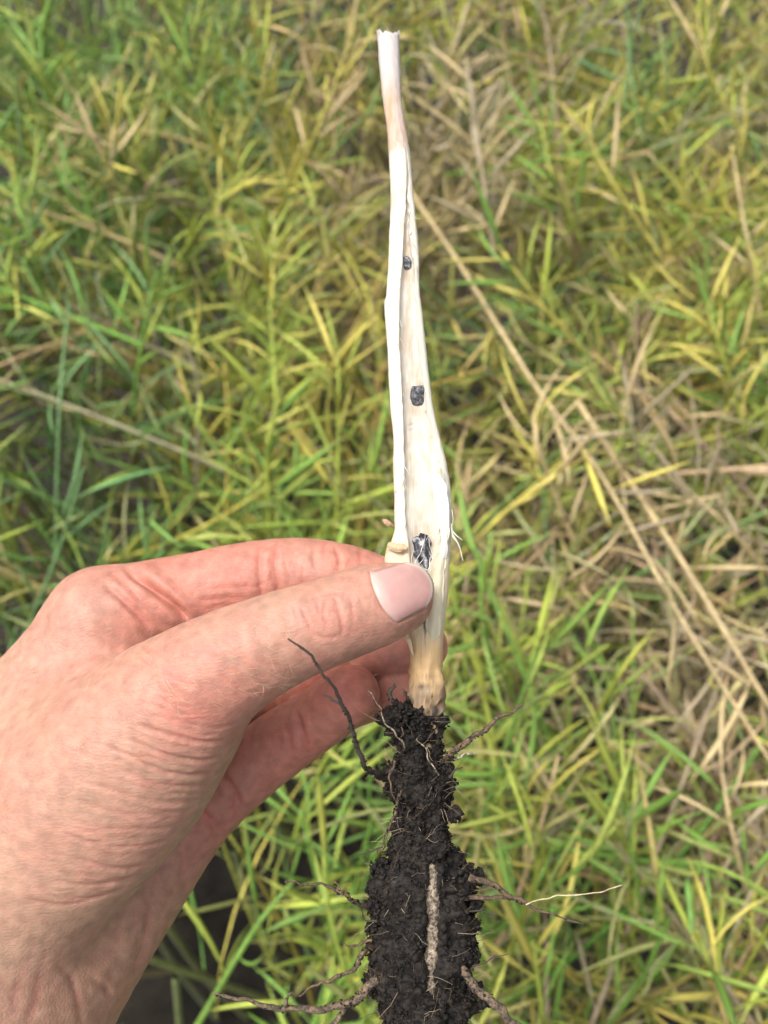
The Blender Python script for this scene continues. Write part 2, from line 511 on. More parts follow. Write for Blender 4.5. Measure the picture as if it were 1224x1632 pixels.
stalk('tan stalk standing along the upper right edge', [(1215, 520, .86), (1190, 380, .92), (1165, 230, .94)], ['tan', 'yellow'], 12)
stalk('golden dry stalk with curved pods left of the stem top', [(470, 290, .86), (520, 170, .92), (560, 60, .95)], ['yellow', 'tan'], 20)
stalk('fresh green stalk at the top edge left of the middle', [(330, 190, .86), (300, 90, .92), (290, 10, .95)], ['green', 'lime'], 16)
stalk('light green stalk filling the top left corner', [(100, 190, .86), (60, 100, .92), (40, 20, .95)], ['lime', 'green'], 16)
stalk('green stalk with crossing pods at the left edge, upper third', [(70, 470, .86), (40, 360, .92), (30, 280, .94)], ['green', 'blue', 'lime'], 14)
stalk('olive stalk leaning to the right between the star cluster and the held stem', [(280, 420, .86), (340, 330, .92), (390, 270, .94)], ['lime', 'yellow'], 16)
stalk('green stalk in the darker hollow at mid left', [(210, 660, .82), (230, 520, .90), (250, 430, .93)], ['green', 'blue', 'lime'], 13)
stalk('yellow-green stalk with long level pods right of the held stem', [(930, 560, .86), (850, 470, .91), (800, 400, .93)], ['yellow', 'lime', 'green'], 16)
stalk('green-yellow stalk in the middle of the upper right', [(930, 390, .86), (880, 280, .92), (860, 180, .94)], ['lime', 'green'], 17)
stalk('bluish green stalk behind the upper right pods', [(1040, 260, .84), (1010, 150, .91), (1000, 60, .93)], ['blue', 'green'], 12)
stalk('olive green stalk at the right edge beside the dry tangle', [(1190, 700, .84), (1150, 560, .91), (1120, 470, .93)], ['lime', 'green', 'yellow'], 16)
stalk('brown broken stalk with snapped pods right of the pale stem end', [(1020, 780, .84), (1010, 690, .90), (990, 640, .92)], ['grey', 'tan'], 9)
stalk('tangled tan stalk against the right edge at mid height', [(1240, 930, .84), (1150, 830, .90), (1070, 760, .91)], ['tan', 'grey'], 17)
stalk('dry reddish tan pods fanned beneath the snapped white stalk end', [(900, 830, .86), (860, 720, .91), (850, 660, .92)], ['tan', 'tan', 'yellow'], 12, r=.002)
stalk('green stalk just right of the thumbnail', [(790, 1120, .80), (770, 980, .88), (765, 880, .91)], ['green', 'lime'], 13)
stalk('straight green stalk leaning beside the upper soil clod', [(900, 1250, .80), (830, 1060, .88), (780, 940, .90)], ['green', 'lime'], 9, stemkind='green', r=.0026)
stalk('yellow and green stalk right of the soil clod', [(890, 1460, .82), (850, 1300, .90), (810, 1220, .92)], ['lime', 'yellow', 'green'], 13)
stalk('upright green stalk in the lower right, away from the roots', [(1050, 1560, .80), (1010, 1380, .90), (1000, 1280, .92)], ['green', 'lime'], 13)
stalk('tan and green stalk at the lower right edge', [(1210, 1500, .80), (1170, 1340, .89), (1150, 1230, .91)], ['tan', 'green', 'grey'], 12)
stalk('yellow-green stalk in the bottom right corner', [(1190, 1680, .82), (1140, 1560, .90), (1110, 1480, .91)], ['lime', 'yellow', 'green'], 13)
stalk('bright green stalk between the little finger and the soil clod', [(540, 1520, .80), (500, 1380, .88), (480, 1290, .91)], ['green', 'lime'], 12, r=.0018)
stalk('long green stalk crossing beneath the palm at the bottom', [(300, 1660, .80), (400, 1490, .86), (470, 1400, .88)], ['green', 'lime'], 8, r=.0022)
stalk('yellow-green stalk under the lower right root', [(880, 1690, .82), (860, 1580, .90), (850, 1500, .92)], ['lime', 'yellow', 'green'], 12)

# ================================================================== HAND
def chain(nodes, per=4):
    """nodes: (px, py, z mm, radius px) -> spline-resampled centres (mm) and radii (mm)"""
    nd = np.array(nodes, float)
    c = px(nd[:, 0], nd[:, 1], nd[:, 2])
    r = nd[:, 3] * (D - nd[:, 2]) / F
    cr = spline(np.column_stack([c, r]), (len(nd) - 1) * per + 1)
    return cr[:, :3], cr[:, 3]

CH = {
    'thumb': chain([(120, 1235, 8, 120), (265, 1125, 13, 106), (345, 1070, 16, 92), (430, 1026, 16, 78), (520, 992, 15, 70), (592, 966, 12.5, 67), (634, 953, 10, 56)]),
    'thenar': chain([(20, 1390, 4, 160), (120, 1318, 7, 142), (206, 1230, 9, 134), (268, 1163, 10, 110)]),
    'back': chain([(-190, 1400, -10, 150), (-70, 1258, -10, 132), (66, 1130, -11, 101), (160, 995, -13, 80)]),
    'index': chain([(165, 988, -13, 82), (290, 958, -17, 74), (440, 922, -19, 64), (548, 925, -17.5, 58), (640, 955, -16, 52)]),
    'middle': chain([(120, 1110, -32, 80), (300, 1110, -44, 66), (440, 1092, -34, 55), (570, 1044, -23.5, 48), (668, 1030, -18.5, 45)]),
    'ring': chain([(170, 1230, -36, 80), (330, 1190, -50, 62), (480, 1140, -42, 53), (580, 1104, -27.5, 48), (645, 1096, -21, 46)]),
    'pinky': chain([(262, 1335, -24, 76), (350, 1262, -23, 58), (440, 1190, -20, 54), (505, 1147, -15.5, 49), (559, 1107, -11, 47)]),
    'palm': chain([(-160, 1740, 4, 190), (30, 1570, -6, 152), (132, 1462, -14, 126), (218, 1366, -22, 102), (266, 1322, -24, 80)]),
    'wrist': chain([(-700, 2500, 60, 260), (-330, 1900, 34, 250), (-110, 1640, 10, 220), (-20, 1490, 0, 170)]),
}
BB = {k: ((c - r[:, None]).min(0) - 16, (c + r[:, None]).max(0) + 16) for k, (c, r) in CH.items()}

def d_chain(P, key):
    c, r = CH[key]
    out = np.full(len(P), 60.0, np.float32)
    lo, hi = BB[key]
    m = np.all((P > lo) & (P < hi), 1)
    Q = P[m].astype(np.float32)
    if not len(Q):
        return out
    best = np.full(len(Q), 60.0, np.float32)
    for i in range(len(c) - 1):
        a = c[i].astype(np.float32); ab = (c[i + 1] - c[i]).astype(np.float32)
        pa = Q - a
        h = np.clip(pa @ ab / float(ab @ ab), 0, 1)
        v = pa - h[:, None] * ab
        d = np.sqrt(np.einsum('ij,ij->i', v, v)) - (r[i] + (r[i + 1] - r[i]) * h).astype(np.float32)
        best = np.minimum(best, d)
    out[m] = best
    return out

def smin(a, b, k):
    h = np.maximum(k - np.abs(a - b), 0) / k
    return np.minimum(a, b) - h * h * k * .25

def hand_sdf(P, parts=False):
    d = {k: d_chain(P, k) for k in CH}
    th = smin(d['thumb'], d['thenar'], 8.0)
    A = smin(th, d['back'], 16.0)
    B = smin(d['palm'], d['wrist'], 16.0)
    B2 = smin(B, d['back'], 14.0)
    A = smin(A, d['wrist'], 10.0)
    body = smin(A, B2, 1.6)
    t = smin(body, d['index'], 5.0)
    t = smin(t, smin(d['pinky'], d['palm'], 3.0), 0.9)
    t = smin(t, d['ring'], 0.5)
    t = smin(t, d['middle'], 0.5)
    return (t, d) if parts else t

def sdf_grad(f, P, e=0.25):
    k = np.array([[1, -1, -1], [-1, -1, 1], [-1, 1, -1], [1, 1, 1]], float)
    g = 0
    for v in k:
        g = g + v[None] * f(P + v * e)[:, None]
    return g / (4 * e)

def surface_nets(f, lo, hi, h):
    n = np.ceil((hi - lo) / h).astype(int) + 1
    ax = [lo[i] + h * np.arange(n[i]) for i in range(3)]
    G = np.stack(np.meshgrid(*ax, indexing='ij'), -1).reshape(-1, 3)
    val = np.concatenate([f(c) for c in np.array_split(G, 8)]).reshape(n)
    s = val < 0
    cell = np.zeros(tuple(n - 1), np.int8)
    corners = [(i, j, k) for i in (0, 1) for j in (0, 1) for k in (0, 1)]
    def sl(i, N): return slice(i, N - 1 + i)
    for c in corners:
        cell += s[sl(c[0], n[0]), sl(c[1], n[1]), sl(c[2], n[2])]
    act = (cell > 0) & (cell < 8)
    ids = np.full(act.shape, -1, np.int64)
    ids[act] = np.arange(act.sum())
    I = np.argwhere(act)
    acc = np.zeros((len(I), 3)); cnt = np.zeros(len(I))
    for a in range(8):
        for b in range(a + 1, 8):
            ca, cb = np.array(corners[a]), np.array(corners[b])
            if np.abs(ca - cb).sum() != 1: continue
            ia, ib = I + ca, I + cb
            va, vb = val[ia[:, 0], ia[:, 1], ia[:, 2]], val[ib[:, 0], ib[:, 1], ib[:, 2]]
            m = (va < 0) != (vb < 0)
            t = np.where(m, va / (va - vb + 1e-12), 0)
            acc += np.where(m[:, None], ia + t[:, None] * (cb - ca), 0); cnt += m
    V = lo + h * acc / cnt[:, None]
    quads = []
    for a in range(3):
        b, c = (a + 1) % 3, (a + 2) % 3
        sa = [slice(None)] * 3; sb = [slice(None)] * 3
        sa[a] = slice(0, -1); sb[a] = slice(1, None)
        s0, s1 = s[tuple(sa)], s[tuple(sb)]
        E = np.argwhere(s0 != s1)
        E = E[(E[:, b] > 0) & (E[:, c] > 0) & (E[:, b] < n[b] - 1) & (E[:, c] < n[c] - 1)]
        eb = np.zeros(3, int); eb[b] = 1
        ec = np.zeros(3, int); ec[c] = 1
        q = np.stack([ids[tuple((E - eb - ec).T)], ids[tuple((E - ec).T)], ids[tuple(E.T)], ids[tuple((E - eb).T)]], -1)
        flip = ~s0[tuple(E.T)]
        q[flip] = q[flip][:, ::-1]
        quads.append(q)
    Q = np.vstack(quads)
    return V, Q[(Q >= 0).all(1)]

def subdivide(V, Q):
    e = np.stack([Q, np.roll(Q, -1, 1)], -1).reshape(-1, 2)
    es = np.sort(e, 1)
    key = es[:, 0] * (len(V) + 1) + es[:, 1]
    u, first, inv = np.unique(key, return_index=True, return_inverse=True)
    mid = V[es[first]].mean(1)
    fc = V[Q].mean(1)
    m = inv.reshape(-1, 4) + len(V)
    f = np.arange(len(Q)) + len(V) + len(mid)
    out = [np.stack([Q[:, i], m[:, i], f, m[:, (i + 3) % 4]], -1) for i in range(4)]
    return np.vstack([V, mid, fc]), np.vstack(out)

def polyline_dist(uv, pts):
    """distance from 2-D points to polyline, and the parameter 0..1 along it"""
    p = np.asarray(pts, float)
    best = np.full(len(uv), 1e9); tt = np.zeros(len(uv))
    seg = np.linalg.norm(np.diff(p, axis=0), axis=1); cum = np.concatenate([[0], np.cumsum(seg)])
    for i in range(len(p) - 1):
        ab = p[i + 1] - p[i]
        h = np.clip((uv - p[i]) @ ab / (ab @ ab + 1e-9), 0, 1)
        d = np.linalg.norm(uv - p[i] - h[:, None] * ab, axis=1)
        m = d < best
        best[m] = d[m]; tt[m] = ((cum[i] + h * seg[i]) / cum[-1])[m]
    return best, tt

# skin folds: (part, width px, depth mm, points)
FOLDS = [
    # thenar folds
    ('th', 5.5, 1.0, [(205, 1150), (265, 1172), (320, 1184), (368, 1180)]),
    ('th', 5, 1.1, [(190, 1172), (260, 1202), (320, 1212), (366, 1200)]),
    ('th', 5, .9, [(170, 1188), (240, 1222), (300, 1236), (360, 1226)]),
    ('th', 5, .35, [(160, 1215), (230, 1243), (290, 1255), (350, 1246)]),
    ('th', 5, .45, [(120, 1240), (190, 1262), (260, 1280), (335, 1270)]),
    ('th', 6, .4, [(110, 1272), (180, 1292), (240, 1299), (320, 1288)]),
    ('th', 5, .3, [(100, 1300), (170, 1318), (240, 1322), (300, 1310)]),
    ('th', 5, .35, [(90, 1322), (160, 1345), (220, 1350), (285, 1335)]),
    ('th', 6, .5, [(110, 1362), (170, 1380), (215, 1382), (262, 1368)]),
    ('th', 6, .5, [(70, 1398), (130, 1408), (190, 1404), (240, 1390)]),
    ('th', 6, .45, [(30, 1430), (90, 1440), (150, 1432), (200, 1418)]),
    ('th', 4, .3, [(215, 1135), (280, 1150), (340, 1160), (380, 1150)]),
    ('th', 4, .25, [(140, 1228), (220, 1252), (300, 1266), (352, 1258)]),
    # thumb joint
    ('tip', 3.2, .22, [(478, 962), (488, 985), (500, 1006), (520, 1015), (545, 1012)]),
    ('tip', 3.2, .22, [(500, 945), (508, 965), (512, 985)]),
    ('tip', 3.2, .24, [(520, 955), (518, 980), (528, 1000)]),
    ('tip', 3.2, .22, [(530, 945), (540, 970), (545, 1000), (540, 1018)]),
    ('tip', 3, .18, [(490, 960), (515, 948), (545, 944)]),
    ('tip', 3, .14, [(556, 945), (562, 970), (560, 1000)]),
    ('tip', 3, .15, [(545, 1000), (570, 1006)]),
    ('tip', 3, .12, [(465, 958), (472, 985), (482, 1005)]),
    # index: base folds, joints
    ('ix', 7, 1.9, [(196, 905), (235, 930), (266, 955), (290, 980), (306, 1002)]),
    ('ix', 6, .8, [(160, 925), (190, 950), (225, 985), (245, 1008)]),
    ('ix', 6, .3, [(170, 905), (205, 935), (230, 960)]),
    ('ix', 5, .35, [(410, 868), (412, 900), (416, 940), (420, 965)]),
    ('ix', 5, .35, [(438, 866), (440, 900), (444, 950)]),
    ('ix', 4, .15, [(305, 962), (345, 955), (400, 952)]),
    ('ix', 4, .12, [(310, 975), (350, 968), (405, 965)]),
    ('ix', 4, .12, [(330, 940), (370, 936), (410, 934)]),
    ('ix', 4, .25, [(500, 868), (502, 900)]),
    ('ix', 4.5, .4, [(536, 868), (540, 890), (538, 915)]),
    ('ix', 4, .2, [(573, 872), (576, 890), (574, 905)]),
    # little finger
    ('pk', 7, .9, [(346, 1222), (362, 1245), (376, 1270), (386, 1295)]),
    ('pk', 7, .8, [(312, 1282), (330, 1302), (342, 1318), (350, 1338)]),
    ('pk', 5, .5, [(470, 1130), (480, 1160), (492, 1200)]),
    ('pk', 4, .3, [(452, 1150), (462, 1180), (468, 1210)]),
    ('pk', 5, .22, [(380, 1265), (372, 1290), (378, 1305)]),
    # palm lines
    ('pa', 7, .3, [(232, 1408), (236, 1450), (226, 1510), (205, 1560)]),
    ('pa', 6, .35, [(285, 1345), (292, 1370), (300, 1385)]),
    ('pa', 6, .28, [(85, 1530), (112, 1560), (126, 1600), (130, 1640)]),
    ('pa', 5, .3, [(145, 1562), (165, 1575), (178, 1595)]),
    ('pa', 8, .16, [(60, 1470), (50, 1520), (30, 1570), (25, 1630)]),
    ('pa', 8, .18, [(76, 1500), (66, 1545), (58, 1590), (40, 1640)]),
]

def fine_folds():
    r = np.random.default_rng(5)
    out = []
    for k in range(55):            # short shallow lines across the ball of the thumb
        y = r.uniform(1120, 1440)
        xr = np.interp(y, [1120, 1230, 1300, 1400, 1440], [380, 355, 315, 235, 180])
        x1 = xr - abs(r.normal(0, 55)) - 4; ln = r.uniform(50, 120); x0 = x1 - ln
        a = np.interp(y, [1120, 1440], [.16, .02]) + r.normal(0, .05)
        sg = r.uniform(4, 14)
        out.append(('th', r.uniform(2.6, 5.0), r.uniform(.08, .24), [(x0, y - a * ln), (x0 + ln * .5, y + sg - a * ln * .3), (x1, y + sg * .4)]))
    for k in range(40):            # slanting lines over the thumb's root
        cx, cy = r.uniform(230, 440), r.uniform(1030, 1130)
        ln = r.uniform(25, 70); an = r.normal(.55, .25)
        dx, dy = math.cos(an) * ln / 2, math.sin(an) * ln / 2
        out.append(('tip', r.uniform(2.2, 3.4), r.uniform(.05, .13), [(cx - dx, cy - dy), (cx + r.normal(0, 2), cy + r.normal(0, 2)), (cx + dx, cy + dy)]))
    for k in range(22):            # fine cross lines along the index finger
        cx, cy = r.uniform(310, 600), r.uniform(870, 970)
        ln = r.uniform(20, 60); an = r.normal(-.1, .2) if cx < 420 else r.normal(1.5, .2)
        dx, dy = math.cos(an) * ln / 2, math.sin(an) * ln / 2
        out.append(('ix', 2.6, r.uniform(.05, .12), [(cx - dx, cy - dy), (cx, cy + r.normal(0, 2)), (cx + dx, cy + dy)]))
    return out

def build_hand():
    lo = np.array([-185.0, -235.0, -64.0]); hi = np.array([20.0, -2.0, 70.0])
    h = 1.72
    V, Q = surface_nets(hand_sdf, lo, hi, h)
    def project(V, it):
        for _ in range(it):
            d = hand_sdf(V)
            g = sdf_grad(hand_sdf, V)
            V = V - g * (d / np.maximum((g * g).sum(1), .25))[:, None] * .9
        return V
    for _ in range(2):
        V, Q = subdivide(V, Q)
        W = project(V, 1)
        step = np.linalg.norm(W - V, axis=1)          # never trust a wild step
        V = np.where((step < 1.8)[:, None], W, V)
    # even the grid out
    E = np.vstack([np.stack([Q[:, i], Q[:, (i + 1) % 4]], -1) for i in range(4)])
    for _ in range(2):
        s = np.zeros_like(V); c = np.zeros(len(V))
        for k in range(3):
            s[:, k] = np.bincount(E[:, 0], V[E[:, 1], k], len(V)) + np.bincount(E[:, 1], V[E[:, 0], k], len(V))
        c = np.bincount(E[:, 0], minlength=len(V)) + np.bincount(E[:, 1], minlength=len(V))
        V = V * .4 + .6 * s / np.maximum(c, 1)[:, None]
    t, d = hand_sdf(V, True)
    N = sdf_grad(hand_sdf, V, .5); N = norm(N)
    view = norm(np.array([0, 0, D]) - V)
    face = smooth01(.02, .3, (N * view).sum(1))
    uv = to_px(V)
    keys = list(CH)
    DD = np.stack([d[k] for k in keys], 1)
    soft = np.exp(-(DD - DD.min(1)[:, None]) / 2.5); soft /= soft.sum(1)[:, None]
    w = {k: soft[:, i] for i, k in enumerate(keys)}
    part = {'th': np.clip(w['thumb'] + w['thenar'] + w['back'] * .6, 0, 1), 'tip': w['thumb'],
            'ix': np.clip(w['index'] + w['back'], 0, 1), 'pk': np.clip(w['pinky'] + w['palm'], 0, 1),
            'ov': np.ones(len(V)), 'pa': np.clip(w['palm'] + w['wrist'] + .5 * w['thenar'], 0, 1)}
    disp = np.zeros(len(V)); crease = np.zeros(len(V))
    warp = np.stack([noise3(V * .16, 91), noise3(V * .16, 92)], -1) * 3.0
    for g, wd, dp, pts in FOLDS + fine_folds():
        if g == 'th':
            wd, dp = wd * .6, dp * .45
        p = np.array(pts, float)
        cand = np.all((uv > p.min(0) - 40) & (uv < p.max(0) + 40), 1)
        if not cand.any(): continue
        ii = np.where(cand)[0]
        cur = spline(p, len(p) * 5)
        dist, tt = polyline_dist(uv[ii] + warp[ii], cur)
        taper = smooth01(0, .22, tt) * smooth01(0, .22, 1 - tt)
        m = part[g][ii] * face[ii] * taper
        disp[ii] -= dp * m * (np.exp(-(dist / wd) ** 2) - .38 * np.exp(-((dist - 2.2 * wd) / (1.5 * wd)) ** 2))
        crease[ii] = np.maximum(crease[ii], m * np.exp(-(dist / (wd * .7)) ** 2))
    # fine cross lines of the thenar and wrist, soft lumps everywhere
    q = uv.copy()
    q[:, 1] += .00055 * (q[:, 0] - 250) ** 2 - .1 * (q[:, 0] - 250)
    lines = noise3(np.stack([q[:, 0] / 95, q[:, 1] / 11.0, V[:, 2] * .02], -1), 11)
    lines2 = noise3(np.stack([q[:, 0] / 60, q[:, 1] / 6.0, V[:, 2] * .02], -1), 12)
    tm = smooth01(1080, 1180, uv[:, 1]) * part['th'] * face * smooth01(60, 260, uv[:, 0] + (uv[:, 1] - 1200) * .55)
    disp += tm * (.06 * np.minimum(lines, .25) + .045 * lines2)
    disp += .22 * fbm(V * .12, 2, 21) * .6 + .05 * noise3(V * .45, 23)
    # nail bed: the skin dips under the nail and swells round it
    bd, inn = nail_field(uv)
    nm = face * w['thumb']
    disp += nm * (-.6 * smooth01(0, 8, inn) + .22 * np.exp(-((bd - 5) / 5.0) ** 2) * (inn <= 0))
    V = V + N * disp[:, None]
    # colour of the skin itself: ruddier fingers and joints, paler ball of the thumb
    pale = np.array([.405, .250, .174]); pink = np.array([.428, .212, .157]); red = np.array([.470, .182, .136])
    ruddy = .10 * w['thenar'] + .42 * w['thumb'] + .78 * w['index'] + .82 * w['pinky'] + .85 * w['ring'] + .85 * w['middle'] + .30 * w['palm'] + .28 * w['back'] + .1 * w['wrist']
    ruddy = ruddy + .16 * fbm(V * .09, 3, 31) + .06 * fbm(V * .35, 2, 33)
    ruddy += .35 * np.exp(-(((uv[:, 0] - 520) / 45) ** 2 + ((uv[:, 1] - 980) / 40) ** 2)) * w['thumb']
    ruddy += .30 * np.exp(-(((uv[:, 0] - 300) / 110) ** 2 + ((uv[:, 1] - 1120) / 60) ** 2)) * part['th']
    ruddy += .35 * np.exp(-(((uv[:, 0] - 555) / 40) ** 2 + ((uv[:, 1] - 1095) / 40) ** 2)) * w['pinky']
    ruddy -= .35 * np.exp(-(((uv[:, 0] - 500) / 16) ** 2 + ((uv[:, 1] - 888) / 22) ** 2)) * w['index']
    ruddy += .35 * crease
    ruddy = np.clip(ruddy, 0, 1.35)[:, None]
    C = np.where(ruddy < .5, pale + (pink - pale) * ruddy * 2, pink + (red - pink) * (ruddy - .5) * 2)
    C = C * (1 + .09 * fbm(V * .5, 2, 37)[:, None])
    fr = smooth01(.62, .8, noise3(V * .42, 39))[:, None] * .22 * face[:, None]
    C = np.clip(C * (1 - fr) + np.array([.30, .13, .07]) * fr, .02, .9)
    me = mesh_np('hand', V / 1000, Q, C, attrs={'wrinkle': np.clip(tm * .9 + .10 * part['th'] * face, 0, 1)})
    return link('hand', me, skin_material(), None, HANDMW)

# outline of the thumbnail in the picture: u from cuticle to tip, v across
NAIL_C = spline([(590, 913), (594, 934), (604, 958), (617, 978), (633, 992)], 15)
NAIL_T = spline([(646, 898), (671, 905), (687, 924), (689, 945), (678, 967)], 15)

def nail_field(uv):
    """distance to the nail outline (px) and depth inside it (px, >0 inside)"""
    out = np.vstack([NAIL_C[::-1], NAIL_T, NAIL_C[-1:]])
    bd, inn = np.full(len(uv), 999.0), np.zeros(len(uv))
    ii = np.where(np.all((uv > [550, 860]) & (uv < [730, 1030]), 1))[0]
    if not len(ii): return bd, inn
    P = uv[ii]
    dd, _ = polyline_dist(P, out)
    ins = np.zeros(len(P), bool)
    for a, b in zip(out[:-1], out[1:]):
        c = (a[1] > P[:, 1]) != (b[1] > P[:, 1])
        xx = a[0] + (P[:, 1] - a[1]) / (b[1] - a[1] + 1e-9) * (b[0] - a[0])
        ins ^= c & (P[:, 0] < xx)
    bd[ii] = np.where(ins, 0, dd)
    inn[ii] = np.where(ins, dd, 0)
    return bd, inn

def thumb_surface(u, v):
    """z (mm) of the thumb surface seen at pixels u, v"""
    z = np.full(u.shape, 45.0)
    for _ in range(60):
        P = px(u, v, z).reshape(-1, 3)
        z = z - np.clip(hand_sdf(P).reshape(u.shape) * .8, -2, 4)
        z = np.maximum(z, -60)
    return z

def skin_material():
    m, n, l, b = node_mat('skin')
    vc = n.new('ShaderNodeVertexColor'); vc.layer_name = 'Col'
    tc = n.new('ShaderNodeTexCoord')
    at = n.new('ShaderNodeAttribute'); at.attribute_name = 'wrinkle'
    # blotches
    n1 = n.new('ShaderNodeTexNoise'); n1.inputs['Scale'].default_value = 420; n1.inputs['Detail'].default_value = 6
    mr = n.new('ShaderNodeMapRange'); mr.inputs['From Min'].default_value = .3; mr.inputs['From Max'].default_value = .7
    mr.inputs['To Min'].default_value = .84; mr.inputs['To Max'].default_value = 1.14
    mx = n.new('ShaderNodeMix'); mx.data_type = 'RGBA'; mx.blend_type = 'MULTIPLY'; mx.inputs['Factor'].default_value = 1
    l.new(tc.outputs['Object'], n1.inputs['Vector']); l.new(n1.outputs['Fac'], mr.inputs['Value'])
    l.new(vc.outputs['Color'], mx.inputs['A']); l.new(mr.outputs['Result'], mx.inputs['B'])
    l.new(mx.outputs['Result'], b.inputs['Base Color'])
    # pores / tiny lattice lines
    vo = n.new('ShaderNodeTexVoronoi'); vo.feature = 'DISTANCE_TO_EDGE'; vo.inputs['Scale'].default_value = 1000
    mp = n.new('ShaderNodeMapping'); mp.inputs['Scale'].default_value = (.55, 1.25, 1.0); mp.inputs['Rotation'].default_value = (0, 0, .25)
    l.new(tc.outputs['Object'], mp.inputs['Vector']); l.new(mp.outputs['Vector'], vo.inputs['Vector'])
    b1 = n.new('ShaderNodeBump'); b1.inputs['Strength'].default_value = .28; b1.inputs['Distance'].default_value = .00018
    vr = n.new('ShaderNodeMapRange'); vr.inputs['From Max'].default_value = .18
    l.new(vo.outputs['Distance'], vr.inputs['Value']); l.new(vr.outputs['Result'], b1.inputs['Height'])
    # stretched fine lines
    mp2 = n.new('ShaderNodeMapping'); mp2.inputs['Scale'].default_value = (130, 900, 260); mp2.inputs['Rotation'].default_value = (0, 0, .08)
    n2 = n.new('ShaderNodeTexNoise'); n2.inputs['Scale'].default_value = 1; n2.inputs['Detail'].default_value = 3; n2.inputs['Distortion'].default_value = .6
    l.new(tc.outputs['Object'], mp2.inputs['Vector']); l.new(mp2.outputs['Vector'], n2.inputs['Vector'])
    b2 = n.new('ShaderNodeBump'); b2.inputs['Distance'].default_value = .0005
    mu = n.new('ShaderNodeMath'); mu.operation = 'MULTIPLY'; mu.inputs[1].default_value = .24
    l.new(at.outputs['Fac'], mu.inputs[0]); l.new(mu.outputs[0], b2.inputs['Strength'])
    l.new(n2.outputs['Fac'], b2.inputs['Height']); l.new(b1.outputs['Normal'], b2.inputs['Normal'])
    l.new(b2.outputs['Normal'], b.inputs['Normal'])
    b.inputs['Roughness'].default_value = .5
    b.inputs['Specular IOR Level'].default_value = .38
    b.inputs['Subsurface Weight'].default_value = .6
    b.inputs['Subsurface Radius'].default_value = (1.0, .35, .2)
    b.inputs['Subsurface Scale'].default_value = .0016
    return m

hand = build_hand()
tag(hand, 'bare left hand holding the split stem between thumb and fingers', 'hand')

def build_nail():
    nu, nv = 25, 15
    u = np.linspace(0, 1, nu)[:, None, None]
    G = NAIL_C[None] * (1 - u) + NAIL_T[None] * u
    z = thumb_surface(G[..., 0], G[..., 1])
    # one smooth curved plate fitted to the thumb
    a, b = (G[..., 0] - 645) / 50, (G[..., 1] - 945) / 50
    A = np.stack([np.ones_like(a), a, b, a * a, a * b, b * b], -1).reshape(-1, 6)
    ok = (z > 3).ravel()
    wgt = np.exp(-((a ** 2 + b ** 2) * .7)).ravel() * ok
    co = np.linalg.lstsq(A * wgt[:, None], z.ravel() * wgt, rcond=None)[0]
    zf = (A @ co).reshape(z.shape)
    zz = zf * .6 + np.clip(z, zf - 1.2, zf + .6) * .4
    vv = np.linspace(-1, 1, nv)[None]
    uu = np.linspace(0, 1, nu)[:, None]
    edge = np.maximum(np.abs(vv) ** 6, (1 - uu) ** 10)
    lift = .55 - .55 * edge + .12 * uu
    P = px(G[..., 0], G[..., 1], zz + lift)
    V = P.reshape(-1, 3)
    idx = np.arange(nu * nv).reshape(nu, nv)
    Q = np.stack([idx[:-1, :-1], idx[:-1, 1:], idx[1:, 1:], idx[1:, :-1]], -1).reshape(-1, 4)[:, ::-1]
    free = smooth01(.86, .95, np.broadcast_to(uu, (nu, nv)) - .03 * (1 - vv ** 2)).reshape(-1, 1)
    tone = .9 + .12 * noise3(V * .35, 5)[:, None] + .05 * noise3(V * np.array([.6, 3.0, 1]), 6)[:, None]
    C = np.array([.55, .318, .290]) * tone * (1 - free) + np.array([.60, .50, .43]) * free
    lun = np.broadcast_to(smooth01(.26, .12, uu + .10 * vv ** 2), (nu, nv)).reshape(-1, 1) * .35
    C = C * (1 - lun) + np.array([.58, .44, .40]) * lun
    cut = np.broadcast_to((1 - uu) ** 14, (nu, nv)).reshape(-1, 1)
    C = C * (1 - cut * .3) + np.array([.75, .5, .42]) * cut * .3
    me = mesh_np('thumbnail', V / 1000, Q, C)
    m, n, l, bs = node_mat('nail_plate')
    vc = n.new('ShaderNodeVertexColor'); vc.layer_name = 'Col'
    l.new(vc.outputs['Color'], bs.inputs['Base Color'])
    bs.inputs['Roughness'].default_value = .22
    bs.inputs['Specular IOR Level'].default_value = .36
    bs.inputs['Subsurface Weight'].default_value = .4
    bs.inputs['Subsurface Radius'].default_value = (1, .5, .4)
    bs.inputs['Subsurface Scale'].default_value = .001
    o = link('fingernail', me, m, hand)
    md = o.modifiers.new('thickness', 'SOLIDIFY'); md.thickness = .0004; md.offset = -1
    o['label'] = 'short clean pink thumbnail'
build_nail()

